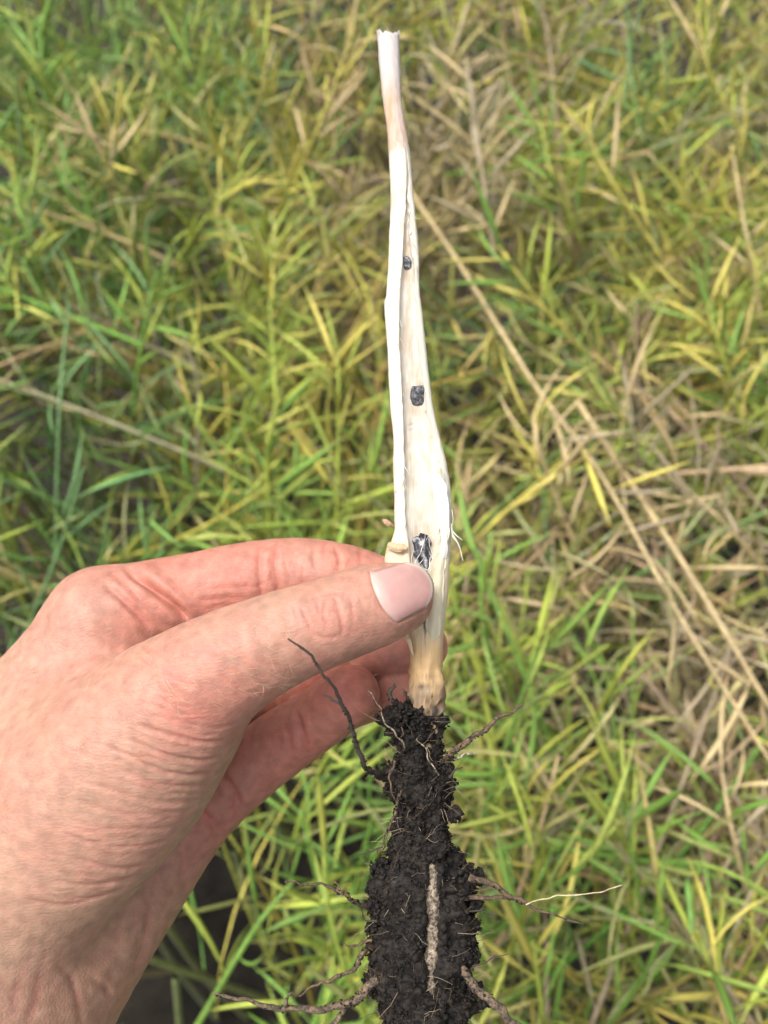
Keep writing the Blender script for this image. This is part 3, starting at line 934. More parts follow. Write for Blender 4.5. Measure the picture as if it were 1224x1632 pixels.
def skin_hairs():
    r = np.random.default_rng(12)
    n = 170
    u = np.concatenate([r.uniform(240, 470, 110), r.uniform(30, 260, 60)]); v = np.concatenate([r.uniform(985, 1120, 110), r.uniform(1020, 1210, 60)])
    z = thumb_surface(u, v)
    ok = z > -30
    P = px(u, v, z)[ok]
    N = norm(sdf_grad(hand_sdf, P, .5))
    VV, QQ, off = [], [], 0
    for k in range(len(P)):
        d = norm(np.array([.8, -.35, 0]) + r.normal(0, .35, 3)); d = norm(d - N[k] * (d @ N[k]) + N[k] * .35)
        L = r.uniform(2.0, 4.5); t = np.linspace(0, 1, 6)[:, None]
        path = P[k] - N[k] * .1 + d * L * t - N[k] * L * .22 * t ** 2 + np.cross(N[k], d) * L * .15 * r.normal() * t ** 2
        w, f = tube(path, np.linspace(.035, .012, 6), 3, cap=False)
        VV.append(w); QQ.append(f[0] + off); off += len(w)
    m, nn, l, b = node_mat('blond_hair')
    b.inputs['Base Color'].default_value = (.62, .46, .28, 1); b.inputs['Roughness'].default_value = .4
    o = link('skin_hair', mesh_np('skin_hair', np.vstack(VV) / 1000, np.vstack(QQ)), m, hand)
    o['kind'] = 'stuff'
skin_hairs()

# ================================================================== HELD PLANT
def stem_material():
    m, n, l, b = node_mat('dry_stem_fibre')
    vc = n.new('ShaderNodeVertexColor'); vc.layer_name = 'Col'
    tc = n.new('ShaderNodeTexCoord')
    mp = n.new('ShaderNodeMapping'); mp.inputs['Scale'].default_value = (2600, 90, 1600)
    no = n.new('ShaderNodeTexNoise'); no.inputs['Scale'].default_value = 1; no.inputs['Detail'].default_value = 5
    l.new(tc.outputs['Object'], mp.inputs['Vector']); l.new(mp.outputs['Vector'], no.inputs['Vector'])
    mr = n.new('ShaderNodeMapRange'); mr.inputs['From Min'].default_value = .3; mr.inputs['From Max'].default_value = .7
    mr.inputs['To Min'].default_value = .86; mr.inputs['To Max'].default_value = 1.06
    mx = n.new('ShaderNodeMix'); mx.data_type = 'RGBA'; mx.blend_type = 'MULTIPLY'; mx.inputs['Factor'].default_value = 1
    l.new(no.outputs['Fac'], mr.inputs['Value']); l.new(vc.outputs['Color'], mx.inputs['A']); l.new(mr.outputs['Result'], mx.inputs['B'])
    l.new(mx.outputs['Result'], b.inputs['Base Color'])
    bp = n.new('ShaderNodeBump'); bp.inputs['Strength'].default_value = .5; bp.inputs['Distance'].default_value = .0003
    l.new(no.outputs['Fac'], bp.inputs['Height']); l.new(bp.outputs['Normal'], b.inputs['Normal'])
    b.inputs['Roughness'].default_value = .65
    b.inputs['Specular IOR Level'].default_value = .25
    b.inputs['Subsurface Weight'].default_value = .15
    b.inputs['Subsurface Radius'].default_value = (1, .8, .5)
    b.inputs['Subsurface Scale'].default_value = .0008
    return m
STEMMAT = stem_material()

def soil_material():
    m, n, l, b = node_mat('moist_black_soil')
    tc = n.new('ShaderNodeTexCoord')
    no = n.new('ShaderNodeTexNoise'); no.inputs['Scale'].default_value = 900; no.inputs['Detail'].default_value = 6
    r = n.new('ShaderNodeValToRGB')
    r.color_ramp.elements[0].position = .35; r.color_ramp.elements[0].color = (.004, .0035, .0032, 1)
    r.color_ramp.elements[1].position = .72; r.color_ramp.elements[1].color = (.030, .025, .021, 1)
    e = r.color_ramp.elements.new(.8); e.color = (.10, .085, .07, 1)
    l.new(tc.outputs['Object'], no.inputs['Vector']); l.new(no.outputs['Fac'], r.inputs['Fac'])
    n2 = n.new('ShaderNodeTexNoise'); n2.inputs['Scale'].default_value = 170; n2.inputs['Detail'].default_value = 4       # damp and drier patches
    r2 = n.new('ShaderNodeValToRGB')
    r2.color_ramp.elements[0].position = .38; r2.color_ramp.elements[0].color = (.75, .73, .72, 1)
    r2.color_ramp.elements[1].position = .70; r2.color_ramp.elements[1].color = (1.25, 1.1, .98, 1)
    mx = n.new('ShaderNodeMix'); mx.data_type = 'RGBA'; mx.blend_type = 'MULTIPLY'; mx.inputs['Factor'].default_value = 1
    l.new(tc.outputs['Object'], n2.inputs['Vector']); l.new(n2.outputs['Fac'], r2.inputs['Fac'])
    l.new(r.outputs['Color'], mx.inputs['A']); l.new(r2.outputs['Color'], mx.inputs['B']); l.new(mx.outputs['Result'], b.inputs['Base Color'])
    bp = n.new('ShaderNodeBump'); bp.inputs['Strength'].default_value = .9; bp.inputs['Distance'].default_value = .0006
    l.new(no.outputs['Fac'], bp.inputs['Height']); l.new(bp.outputs['Normal'], b.inputs['Normal'])
    b.inputs['Roughness'].default_value = .72
    b.inputs['Specular IOR Level'].default_value = .3
    return m
SOILMAT = soil_material()

BASEPT = px(680, 1760, 4)
plant = link('uprooted_canola_plant', None)
plant.matrix_world = HANDMW @ Matrix.Translation(Vector(BASEPT / 1000))
tag(plant, 'split white canola stem with black soil on its root, held in the hand', 'plant')

def part(name, Vmm, faces, mat, color=None, label=None, parent=None, smooth=True):
    ob = link(name, mesh_np(name, (Vmm - BASEPT) / 1000, faces, color, smooth), mat, parent or plant)
    if label: ob['label'] = label
    return ob

def stem_z(y):
    return np.interp(y, [50, 235, 480, 740, 900, 1050, 1400, 1760], [-24, -17, -9, -3, 0, 1, 3, 4])

# y, left, right, opening left, opening right, trough depth (px)
ROWS = np.array([
    (52, 600, 637, 620, 620, 0), (58, 601, 637, 620, 620, 0), (75, 603, 636.5, 621, 621, 0), (100, 605, 637, 622, 622, 0), (150, 610, 640, 626, 626, 0), (200, 615.5, 645, 632, 632, 0), (225, 618, 650, 640, 640, 0),
    (238, 619, 653, 647, 648, 1), (255, 620, 655, 648.5, 650, 3), (280, 621, 656.5, 649, 651, 7), (310, 622, 659, 647.5, 651, 10), (340, 621.5, 662, 646, 652.5, 13), (380, 620, 665.5, 643, 655, 16), (420, 619, 668, 641.5, 660, 19),
    (460, 616, 669.5, 638, 662, 20), (474, 615, 670, 637.5, 663, 20), (482, 612, 671, 637, 664, 20), (520, 614, 675, 636.5, 666, 22), (560, 617, 679, 637, 669.5, 22), (600, 619, 683.5, 639, 674, 23), (640, 622, 689, 641, 680, 24),
    (680, 625, 697, 643, 687, 24), (710, 626.5, 705, 643.5, 693, 25), (740, 627, 713, 644, 699, 25), (775, 628, 718, 644.5, 704, 25), (810, 628, 720, 645, 705, 25), (845, 628.5, 719, 648, 704, 25), (862, 624, 718.5, 650, 703, 25),
    (872, 617, 718, 651, 702, 24), (890, 613, 717.5, 653, 698, 24), (910, 615, 716, 656, 694, 22), (940, 624, 714, 662, 690, 20), (970, 636, 711, 670, 686, 14), (995, 645, 709, 675, 681, 9), (1012, 649, 707.5, 676, 678, 3), (1030, 651, 706, 677, 677, 0),
    (1050, 652.5, 705, 678, 678, 0), (1075, 652, 706, 678, 678, 0), (1100, 648, 707, 678, 678, 0), (1130, 652, 706, 678, 678, 0), (1150, 662, 700, 680, 680, 0), (1175, 670, 692, 681, 681, 0), (1200, 672, 692, 682, 682, 0),
    (1300, 674, 698, 686, 686, 0), (1400, 676, 702, 689, 689, 0), (1500, 676, 698, 686, 686, 0), (1600, 674, 694, 684, 684, 0), (1700, 676, 694, 684, 684, 0), (1760, 680, 688, 684, 684, 0)], float)

def build_stem():
    ys = np.unique(np.concatenate([np.arange(52, 1030, 4.0), np.arange(1030, 1761, 8.0)]))
    R = np.stack([np.interp(ys, ROWS[:, 0], ROWS[:, k]) for k in range(6)], -1)
    jag = lambda f, a, s: a * (noise3(np.stack([ys * f, ys * 0, ys * 0], -1), s))
    cut = smooth01(250, 300, ys) * (1 - smooth01(960, 1010, ys))
    closed = R[:, 5] <= 0
    R[closed, 3] -= 7; R[closed, 4] += 7
    R[:, 5] *= .7
    l_, r_ = R[:, 1] + jag(.02, 1.2, 1), R[:, 2] + jag(.02, 1.2, 2)
    a_ = R[:, 3] + cut * (jag(.06, .7, 3) + jag(.2, .4, 4))
    b_ = R[:, 4] + cut * (jag(.05, 2.0, 5) + jag(.16, 1.5, 6)) * (.6 + .8 * smooth01(280, 330, ys) * (1 - smooth01(370, 420, ys)))
    b_ = np.maximum(b_, a_)
    dep = R[:, 5]
    nb, nr, nt = 20, 6, 12
    rows, kinds = [], None
    for i, y in enumerate(ys):
        w = r_[i] - l_[i]; cx = (r_[i] + l_[i]) / 2; hw = w / 2
        mmpp = (D - stem_z(y)) / F
        # back half of the pipe, left to right
        th = np.linspace(0, np.pi, nb)
        xb, zb = cx - hw * np.cos(th), -hw * .92 * np.sin(th)
        # the front lips: rounded, from the right edge to the opening, down the trough, out on the left
        op = 1.0 if dep[i] > 0 else 0.0
        crown = hw * np.interp(dep[i], [0, 10], [.92, .34])
        t = np.linspace(0, 1, nr + 2)[1:-1]
        f = lambda x: crown * np.sqrt(np.clip(1 - ((x - cx) / hw) ** 2, 0, 1))
        xr = r_[i] + (b_[i] - r_[i]) * t ** .8; zr = f(xr)
        tt = np.linspace(0, np.pi, nt)
        cx2, hw2 = (a_[i] + b_[i]) / 2, (b_[i] - a_[i]) / 2
        xt = cx2 + hw2 * np.sign(np.cos(tt)) * np.abs(np.cos(tt)) ** .85
        zt = f(cx2 + hw2 * np.cos(tt)) - dep[i] * np.sin(tt) ** .85
        xl = a_[i] + (l_[i] - a_[i]) * t ** 1.25; zl = f(xl)
        x = np.concatenate([xb, xr, xt, xl]); z = np.concatenate([zb, zr, zt, zl])
        yy = np.full(len(x), y)
        if y < 60:        # torn top
            yy = y + (60 - y) / 8 * (3.5 * noise3(np.stack([x * .22, x * 0, z * .22], -1), 8) + 2.5 * noise3(np.stack([x * .9, x * 0, z * .9], -1), 9) - 2 * (x < cx - hw * .5))
        rows.append(px(x, yy, stem_z(yy) + z * mmpp))
    kinds = np.concatenate([np.zeros(nb), np.ones(nr), np.full(nt, 2), np.ones(nr)])
    m = len(kinds); n = len(ys)
    V = np.array(rows).reshape(-1, 3)
    K = np.tile(kinds, n); Y = np.repeat(ys, m)
    i = np.arange(n - 1)[:, None] * m; j = np.arange(m)[None]; k = (j + 1) % m
    Q = np.stack([i + j, i + m + j, i + m + k, i + k], -1).reshape(-1, 4)
    cap = [np.arange(m)[None], ((n - 1) * m + np.arange(m))[::-1][None]]
    # crown roughness
    rg = smooth01(1030, 1080, Y)
    c = V.mean(0)
    ctr = np.repeat(V.reshape(n, m, 3).mean(1), m, 0)
    rad = norm(V - ctr)
    V = V + rad * (rg * .75 * fbm(V * .6, 3, 41) + rg * .2 * np.sin(V[:, 1] * 2.2 + noise3(V * .3, 4)) + .05 * fbm(V * .8, 2, 43))[:, None]
    # colour of the tissue
    white = np.array([.62, .585, .50]); cream = np.array([.61, .505, .33]); pith = np.array([.51, .465, .41]); tanb = np.array([.47, .295, .175]); lil = np.array([.50, .45, .455])
    C = np.tile(white, (len(V), 1))
    def mix(C, col, w): return C * (1 - w[:, None]) + np.array(col) * w[:, None]
    uv = to_px(V)
    nz = fbm(np.stack([V[:, 0] * 1.2, V[:, 1] * .12, V[:, 2] * .8], -1), 3, 51)
    C = mix(C, cream, smooth01(820, 940, Y) * .85)
    C = mix(C, cream, np.clip((K == 0) * .6 * smooth01(450, 800, Y), 0, 1))
    C = mix(C, pith, (K == 2) * (.75 + .3 * nz).clip(0, 1) * (1 - .35 * smooth01(650, 760, Y)))
    C = mix(C, [.42, .34, .24], (K == 2) * smooth01(.1, .6, nz) * .6)
    top = 1 - smooth01(228, 250, Y + 14 * nz)
    C = mix(C, lil, top * .75)
    side = smooth01(2, -5, (uv[:, 0] - (R[:, 1] + R[:, 2])[np.repeat(np.arange(n), m)] / 2))
    C = mix(C, tanb, top * smooth01(95, 165, Y) * (.62 + .38 * side) * (.8 + .4 * nz).clip(0, 1))
    C = mix(C, tanb, smooth01(290, 310, Y) * (1 - smooth01(320, 350, Y)) * (uv[:, 0] < 632) * .35)
    C = mix(C, [.60, .42, .25], smooth01(860, 868, Y) * (1 - smooth01(884, 894, Y)) * (uv[:, 0] < 656) * (.5 + .5 * nz).clip(0, 1))
    for (sx, sy, sr, sa) in ((650, 437, 9, .7), (645, 408, 8, .4), (668, 655, 12, .6), (660, 598, 11, .55), (668, 612, 7, .5), (676, 845, 16, .35), (690, 870, 10, .5), (655, 560, 8, .3)):
        C = mix(C, [.42, .29, .19], (K == 2) * sa * np.exp(-((uv[:, 0] - sx) / sr) ** 2 - ((uv[:, 1] - sy) / (sr * 1.1)) ** 2) * (.8 + .5 * nz).clip(0, 1))
    C = mix(C, [.45, .33, .20], smooth01(.55, .9, fbm(np.stack([V[:, 0] * .7, V[:, 1] * .1, V[:, 2] * .5], -1), 3, 57)) * .45)
    # crown: tan, then grimy
    C = mix(C, [.56, .365, .175], smooth01(990, 1050, Y) * .9)
    C = mix(C, [.30, .22, .15], smooth01(1060, 1110, Y) * (.55 + .5 * nz).clip(0, 1))
    band = smooth01(.35, .9, np.sin(V[:, 1] * 2.6 + 2.0 * noise3(V * .35, 14) + V[:, 0] * .25)) * smooth01(1068, 1090, Y) * (1 - smooth01(1120, 1180, Y))
    C = mix(C, [.20, .125, .075], band * .45)
    C = mix(C, [.46, .42, .37], smooth01(.2, .6, fbm(V * .5, 2, 66)) * smooth01(1085, 1110, Y) * .6)
    grime = smooth01(.0, .5, fbm(V * .9, 3, 61) + 1.3 * smooth01(1050, 1180, Y) - .85)
    C = mix(C, [.05, .04, .03], grime * smooth01(1030, 1080, Y))
    spots = smooth01(.95, 1.1, fbm(V * 1.4, 2, 71)) * smooth01(560, 640, Y)
    C = mix(C, [.16, .11, .07], spots * .7)
    return part('stem', V, [Q] + cap, STEMMAT, np.clip(C, .01, .85), 'white stalk split open to show a hollow pith, brown where it meets the soil')
stem = build_stem()

# torn flap of pith and frayed fibres on the right lip
def ribbon(name, pts, widths, zoff, mat, color, label=None, thick=.35, curl=.5, seed=1):
    p = spline(np.array(pts, float), 24)
    w = np.interp(np.linspace(0, 1, 24), np.linspace(0, 1, len(widths)), widths)
    z = np.interp(np.linspace(0, 1, 24), np.linspace(0, 1, len(zoff)), zoff)
    t = norm(np.gradient(p, axis=0)); nrm = np.stack([-t[:, 1], t[:, 0]], -1)
    k = 7
    s = np.linspace(-1, 1, k)
    uv = p[:, None] + nrm[:, None] * (w[:, None] * s[None])[..., None]
    uv = uv + 2.4 * np.stack([noise3(np.concatenate([uv * .08, uv[..., :1] * 0], -1), seed), noise3(np.concatenate([uv * .08, uv[..., :1] * 0], -1), seed + 1)], -1)
    zz = z[:, None] - curl * (s ** 2)[None] + stem_z(uv[..., 1])
    top = px(uv[..., 0], uv[..., 1], zz); bot = px(uv[..., 0], uv[..., 1], zz - thick)
    n = len(p)
    V = np.vstack([top.reshape(-1, 3), bot.reshape(-1, 3)])
    idx = np.arange(n * k).reshape(n, k)
    q = np.stack([idx[:-1, :-1], idx[:-1, 1:], idx[1:, 1:], idx[1:, :-1]], -1).reshape(-1, 4)
    e = n * k
    bd = np.concatenate([idx[0, :], idx[1:, -1], idx[-1, ::-1][1:], idx[::-1, 0][1:]])
    rim = np.stack([bd[:-1], bd[:-1] + e, bd[1:] + e, bd[1:]], -1)
    return part(name, V, np.vstack([q[:, ::-1], q + e, rim]), mat, np.tile(np.array(color, float), (len(V), 1)), label, stem)

ribbon('torn_flap', [(694, 752), (700, 780), (706, 812), (709, 846), (707, 880), (700, 905)], [3, 12, 10, 7, 5, 2], [1.6, 4.3, 4.6, 3.8, 2.8, 1.4], STEMMAT, (.66, .64, .58), 'white torn flap of bark on the right lip')
ribbon('bark_strip', [(706, 842), (703, 890), (698, 930), (693, 970), (691, 1000), (690, 1030)], [5, 7, 10, 13, 13, 3], [1.8, 2.4, 3.4, 4.2, 4.3, 2.8], STEMMAT, (.60, .54, .39), 'cream strip of bark peeling beside the thumb', curl=1.2, thick=.6, seed=5)
ribbon('bark_strip', [(646, 1008), (651, 1020), (656, 1034), (660, 1046)], [4, 4, 3, 1], [3.5, 4.2, 4.2, 3.6], STEMMAT, (.66, .52, .33), None, curl=.3, seed=7)

def fibre(pts, r0, r1, mat, color, name='fibre', z=3, sides=5, label=None, rough=.15, n=18, zs=None, wob=0.0, parent=None):
    p = spline(np.array(pts, float), n)
    zz = np.interp(np.linspace(0, 1, n), np.linspace(0, 1, len(zs)), zs) if zs is not None else np.full(n, float(z))
    P = px(p[:, 0], p[:, 1], stem_z(p[:, 1]) + zz)
    if wob:
        P = P + wob * np.stack([noise3(P * .5, 81), noise3(P * .5, 82), noise3(P * .5, 83)], -1)
    r = np.linspace(r0, r1, n) * (D / F)
    V, f = tube(P, r, sides, nseed=int(pts[0][0]), rough=rough, freq=1.2)
    cols = np.array(color, float) * (1 + .35 * fbm(V * .8, 2, 90))[:, None]
    return part(name, V, f, mat, np.clip(cols, .004, .9), label, parent)

WF = (.70, .68, .62)
fibre([(719, 835), (722, 855), (731, 868), (738, 894)], 1.8, .5, STEMMAT, WF, 'frayed_fibre', 2, parent=stem)
fibre([(720, 845), (727, 853), (737, 861)], 1.4, .4, STEMMAT, WF, 'frayed_fibre', 2, parent=stem)
fibre([(718, 838), (721, 850), (728, 862), (731, 872)], 1.3, .4, STEMMAT, WF, 'frayed_fibre', 1.5, parent=stem)
fibre([(720, 812), (722, 826), (721, 838)], 1.0, .4, STEMMAT, WF, 'frayed_fibre', 2, parent=stem)
# small dry bract and the node collar on the left
ribbon('bract', [(609, 829), (615, 831), (621, 835), (628, 839)], [1, 3, 3.2, 1], [1, 1.6, 1.4, 0], STEMMAT, (.42, .27, .17), 'tiny brown scale on the left side of the stem', curl=.3, seed=9)
ribbon('node_collar', [(618, 868), (628, 872), (640, 872), (650, 874)], [4, 6, 6, 3], [2.5, 3.6, 4.2, 4.0], STEMMAT, (.50, .37, .23), 'brown ring scar above the thumb', curl=.6, seed=11)

# ---- sclerotia: black fungal bodies lodged in the pith
def sclerotium(cx, cy, hw, hh, zc, label, seed, grey=.5):
    nu, nv = 26, 18
    u = np.linspace(0, 2 * np.pi, nu, endpoint=False)[None]; v = np.linspace(-np.pi / 2, np.pi / 2, nv)[:, None]
    sgn = lambda a, p: np.sign(a) * np.abs(a) ** p
    X = sgn(np.cos(v), .85) * sgn(np.cos(u), .9); Y = sgn(np.sin(v), .85) * np.ones_like(u); Z = sgn(np.cos(v), .85) * sgn(np.sin(u), .75)
    mm = D / F
    B = np.stack([X * hw * mm, Y * hh * mm, Z * hw * mm * .75], -1).reshape(-1, 3)
    B = B * (1 + .22 * fbm(B * .7 + seed, 3, seed) + .05 * fbm(B * 4, 2, seed + 5))[:, None]
    V = B + px(cx, cy, stem_z(cy) + zc)
    idx = np.arange(nu * nv).reshape(nv, nu)
    Q = np.stack([idx[:-1], np.roll(idx[:-1], -1, 1), np.roll(idx[1:], -1, 1), idx[1:]], -1).reshape(-1, 4)
    f = smooth01(-.1, .8, fbm(B * 1.6 + seed * 3, 3, seed + 9))[:, None] * grey
    C = (np.array([.026, .027, .031]) if seed > 20 else np.array([.06, .062, .068])) * (1 - f) + np.array([.30, .31, .34]) * f
    f2 = smooth01(.25, .5, fbm(B * 1.1 + seed * 7, 3, seed + 19) + .25 * smooth01(0, -hh * mm, B[:, 1]))[:, None] * (seed > 20)
    C = C * (1 - f2) + np.array([.42, .42, .43]) * f2
    return part('sclerotium', V, Q, SCLMAT, C, label)

def scl_material():
    m, n, l, b = node_mat('fungal_crust')
    vc = n.new('ShaderNodeVertexColor'); vc.layer_name = 'Col'
    tc = n.new('ShaderNodeTexCoord')
    no = n.new('ShaderNodeTexNoise'); no.inputs['Scale'].default_value = 1800; no.inputs['Detail'].default_value = 5
    bp = n.new('ShaderNodeBump'); bp.inputs['Strength'].default_value = .7; bp.inputs['Distance'].default_value = .0004
    mr = n.new('ShaderNodeMapRange'); mr.inputs['From Min'].default_value = .3; mr.inputs['From Max'].default_value = .7; mr.inputs['To Min'].default_value = .4; mr.inputs['To Max'].default_value = 1.7
    mx = n.new('ShaderNodeMix'); mx.data_type = 'RGBA'; mx.blend_type = 'MULTIPLY'; mx.inputs['Factor'].default_value = 1
    l.new(tc.outputs['Object'], no.inputs['Vector']); l.new(no.outputs['Fac'], bp.inputs['Height']); l.new(no.outputs['Fac'], mr.inputs['Value'])
    l.new(vc.outputs['Color'], mx.inputs['A']); l.new(mr.outputs['Result'], mx.inputs['B'])
    l.new(mx.outputs['Result'], b.inputs['Base Color']); l.new(bp.outputs['Normal'], b.inputs['Normal'])
    b.inputs['Roughness'].default_value = .85
    b.inputs['Specular IOR Level'].default_value = .15
    return m
SCLMAT = scl_material()
sclerotium(648, 420, 9, 10.5, -.7, 'small grey-black fungal body near the top of the hollow', 3, 1.0)
sclerotium(666, 631, 11, 18.5, -.7, 'grey-black fungal body halfway down the hollow', 14, .55)
big_body = sclerotium(672, 881, 17, 30, -.5, 'large black fungal body with white threads just above the thumb', 25, .35)
for k, pts in enumerate(([(660, 912), (664, 894), (671, 880), (676, 862), (678, 846)], [(681, 910), (685, 894), (690, 884), (686, 872), (684, 856)], [(656, 908), (655, 892), (658, 876), (654, 860)], [(668, 910), (676, 904), (683, 908)], [(662, 902), (670, 898), (677, 890)])):
    fibre(pts, 1.0, .4, STEMMAT, (.60, .59, .57), 'fungal_thread', 1.9 + .1 * k, wob=.6, rough=.6, parent=big_body)

def fringe(name, label, n, place, lr, rad, col, mat, seed, parent=None):
    # many hair-thin strands in one part: nobody could count them
    r = np.random.default_rng(seed)
    VV, QQ, CC, off = [], [], [], 0
    for k in range(n):
        p0, d = place(r)
        L = r.uniform(*lr)
        t = np.linspace(0, 1, 6)[:, None]
        side = norm(np.cross(d, r.normal(0, 1, 3)))
        path = p0 + d * L * t + side * L * .35 * r.normal() * t ** 2 + r.normal(0, .04, (6, 3)) * L * t
        v, f = tube(path, np.linspace(rad, rad * .4, 6) * r.uniform(.7, 1.4), 3, cap=False)
        VV.append(v); QQ.append(f[0] + off); off += len(v)
        CC.append(np.tile(np.array(col[int(r.integers(len(col)))]) * r.uniform(.7, 1.2), (len(v), 1)))
    ob = part(name, np.vstack(VV), np.vstack(QQ), mat, np.vstack(CC), label, parent)
    ob['kind'] = 'stuff'
    return ob

def lip(r):
    k = r.random()
    if k < .45:
        y = r.uniform(740, 905); x = np.interp(y, ROWS[:, 0], ROWS[:, 4]) + r.uniform(0, 8)
    elif k < .65:
        y = r.uniform(290, 430); x = np.interp(y, ROWS[:, 0], ROWS[:, 4]) + r.normal(0, 1.5)
    elif k < .85:
        y = r.uniform(430, 860); x = np.interp(y, ROWS[:, 0], ROWS[:, 3]) + r.normal(0, 1.2)
    else:
        y = 54; x = r.uniform(601, 636)
    z = stem_z(y) + 1.2 + .8 * (y > 700)
    d = np.array([r.normal(0, .35), -1.0 if y > 60 else .9, r.uniform(0, .35)])
    return px(x, y, z), norm(d) * (1 if y > 60 else .22)
fringe('lip_fibres', 'fine torn fibres along the lips of the split', 110, lip, (1.0, 5.0), .085, [WF, (.60, .52, .38)], STEMMAT, 3, stem)

# ---- soil clinging to the root
SOIL = np.array([(1122, 630, 655), (1132, 614, 690), (1150, 612, 704), (1175, 618, 710), (1200, 626, 716), (1230, 612, 720), (1260, 620, 720), (1290, 627, 722), (1320, 623, 716), (1345, 615, 716), (1370, 604, 735),
                 (1390, 598, 752), (1420, 592, 760), (1450, 586, 752), (1480, 590, 748), (1510, 592, 748), (1540, 588, 748), (1570, 590, 750), (1600, 600, 755), (1640, 610, 742), (1690, 622, 728), (1730, 640, 715), (1765, 662, 700)], float)
def build_soil():
    ys = np.arange(1122, 1766, 2.2)
    l_ = np.interp(ys, SOIL[:, 0], SOIL[:, 1]); r_ = np.interp(ys, SOIL[:, 0], SOIL[:, 2])
    inset = np.interp(ys, [1122, 1260, 1310, 1766], [10, 10, 5, 6])
    l_, r_ = l_ + inset, r_ - inset
    m = 110
    th = np.linspace(0, 2 * np.pi, m, endpoint=False)
    cx, hw = (l_ + r_) / 2, (r_ - l_) / 2
    x = cx[:, None] + hw[:, None] * np.cos(th)[None]
    zz = (np.minimum(hw, 70) * .85)[:, None] * np.sin(th)[None] * D / F
    # the crown and a strip of bare root break the front of the clod
    yy = np.repeat(ys[:, None], m, 1)
    P = px(x, yy, stem_z(yy) + zz)
    n = len(ys)
    V = P.reshape(-1, 3)
    ctr = np.repeat(P.mean(1), m, 0)
    rad = norm(V - ctr)
    dis = 2.6 * fbm(V * .19, 2, 101) + 1.2 * fbm(V * .5, 3, 103) + .45 * np.abs(noise3(V * 1.3, 107))
    uv = to_px(V); front = smooth01(-.1, .3, rad[:, 2])
    bare = np.exp(-((uv[:, 0] - 690 + 3 * np.sin(uv[:, 1] * .03)) / 9) ** 2) * smooth01(1365, 1385, uv[:, 1]) * (1 - smooth01(1570, 1600, uv[:, 1])) * front
    neck = front * smooth01(660, 675, uv[:, 0]) * (1 - smooth01(1120, 1155, uv[:, 1]))
    dis = dis - 5.0 * neck - 2.6 * bare - 1.5 * bare * (dis > 0)
    V = V + rad * dis[:, None]
    i = np.arange(n - 1)[:, None] * m; j = np.arange(m)[None]; k = (j + 1) % m
    Q = np.stack([i + j, i + m + j, i + m + k, i + k], -1).reshape(-1, 4)
    cap = [np.arange(m)[None], ((n - 1) * m + np.arange(m))[::-1][None]]
    clod = part('soil_clod', V, [Q] + cap, SOILMAT, None, 'black moist soil clod packed round the taproot')
    # crumbs standing proud of it
    global ico, fa
    ico = np.array([(0, 0, 1), (.894, 0, .447), (.276, .851, .447), (-.724, .526, .447), (-.724, -.526, .447), (.276, -.851, .447), (.724, .526, -.447), (-.276, .851, -.447), (-.894, 0, -.447), (-.276, -.851, -.447), (.724, -.526, -.447), (0, 0, -1)])
    fa = np.array([(0, 1, 2), (0, 2, 3), (0, 3, 4), (0, 4, 5), (0, 5, 1), (1, 6, 2), (2, 7, 3), (3, 8, 4), (4, 9, 5), (5, 10, 1), (2, 6, 7), (3, 7, 8), (4, 8, 9), (5, 9, 10), (1, 10, 6), (11, 7, 6), (11, 8, 7), (11, 9, 8), (11, 10, 9), (11, 6, 10)])
    ok = np.where((bare < .3) & (neck < .25))[0]
    N = 9000
    pick = rng.choice(ok, N)
    sz = np.exp(rng.normal(-1.45, .55, N)).clip(.10, 1.1)
    cen = V[pick] + rad[pick] * (rng.random(N) * .9 * sz + .0)[:, None] + rng.normal(0, .2, (N, 3))
    # clumps: chains of crumbs that stick out of the outline
    extra = []
    for (ex, ey, er, ez, k) in ((722, 1300, 12, 4, 90), (742, 1387, 15, 4, 120), (760, 1398, 11, 4, 70), (604, 1385, 14, 3, 90), (634, 1140, 17, 7, 170), (738, 1568, 16, 4, 110), (758, 1578, 12, 5, 80), (775, 1596, 9, 6, 60), (596, 1480, 14, 4, 70), (760, 1440, 12, 4, 60), (652, 1150, 26, 6, 180), (600, 1440, 14, 4, 60), (740, 1500, 14, 4, 60), (712, 1225, 10, 4, 50), (640, 1215, 14, 6, 80)):
        c0 = px(ex, ey, stem_z(ey) + ez - 2)
        extra.append(c0 + np.clip(rng.normal(0, 1, (k, 3)), -1.5, 1.5) * er * .5 * D / F)
    extra = np.vstack(extra)
    cen = np.vstack([cen, extra]); sz = np.concatenate([sz, np.exp(rng.normal(-1.0, .5, len(extra))).clip(.15, 1.2)])
    N = len(cen)
    pts = ico[None] * sz[:, None, None] * (1 + rng.normal(0, .33, (N, 12, 1))) * rng.uniform(.55, 1.3, (N, 1, 3))
    W = (pts + cen[:, None]).reshape(-1, 3)
    Fc = (fa[None] + (np.arange(N) * 12)[:, None, None]).reshape(-1, 3)
    cr = part('soil_crumbs', W, Fc, SOILMAT, None, 'loose black crumbs sticking to the soil clod', clod, smooth=True)
    cr['kind'] = 'stuff'
    fr_ = np.where(rad[:, 2] > -.6)[0]
    def soilhair(r):
        i = r.choice(fr_)
        return V[i] - rad[i] * .5, norm(rad[i] * np.array([1, 1, .6]) + r.normal(0, .6, 3))
    fringe('root_hairs', 'hair-thin rootlets bristling from the soil clod', 420, soilhair, (2.0, 8.0), .07, [(.30, .21, .13), (.06, .045, .035), (.45, .36, .24)], STEMMAT, 8, clod)
build_soil()

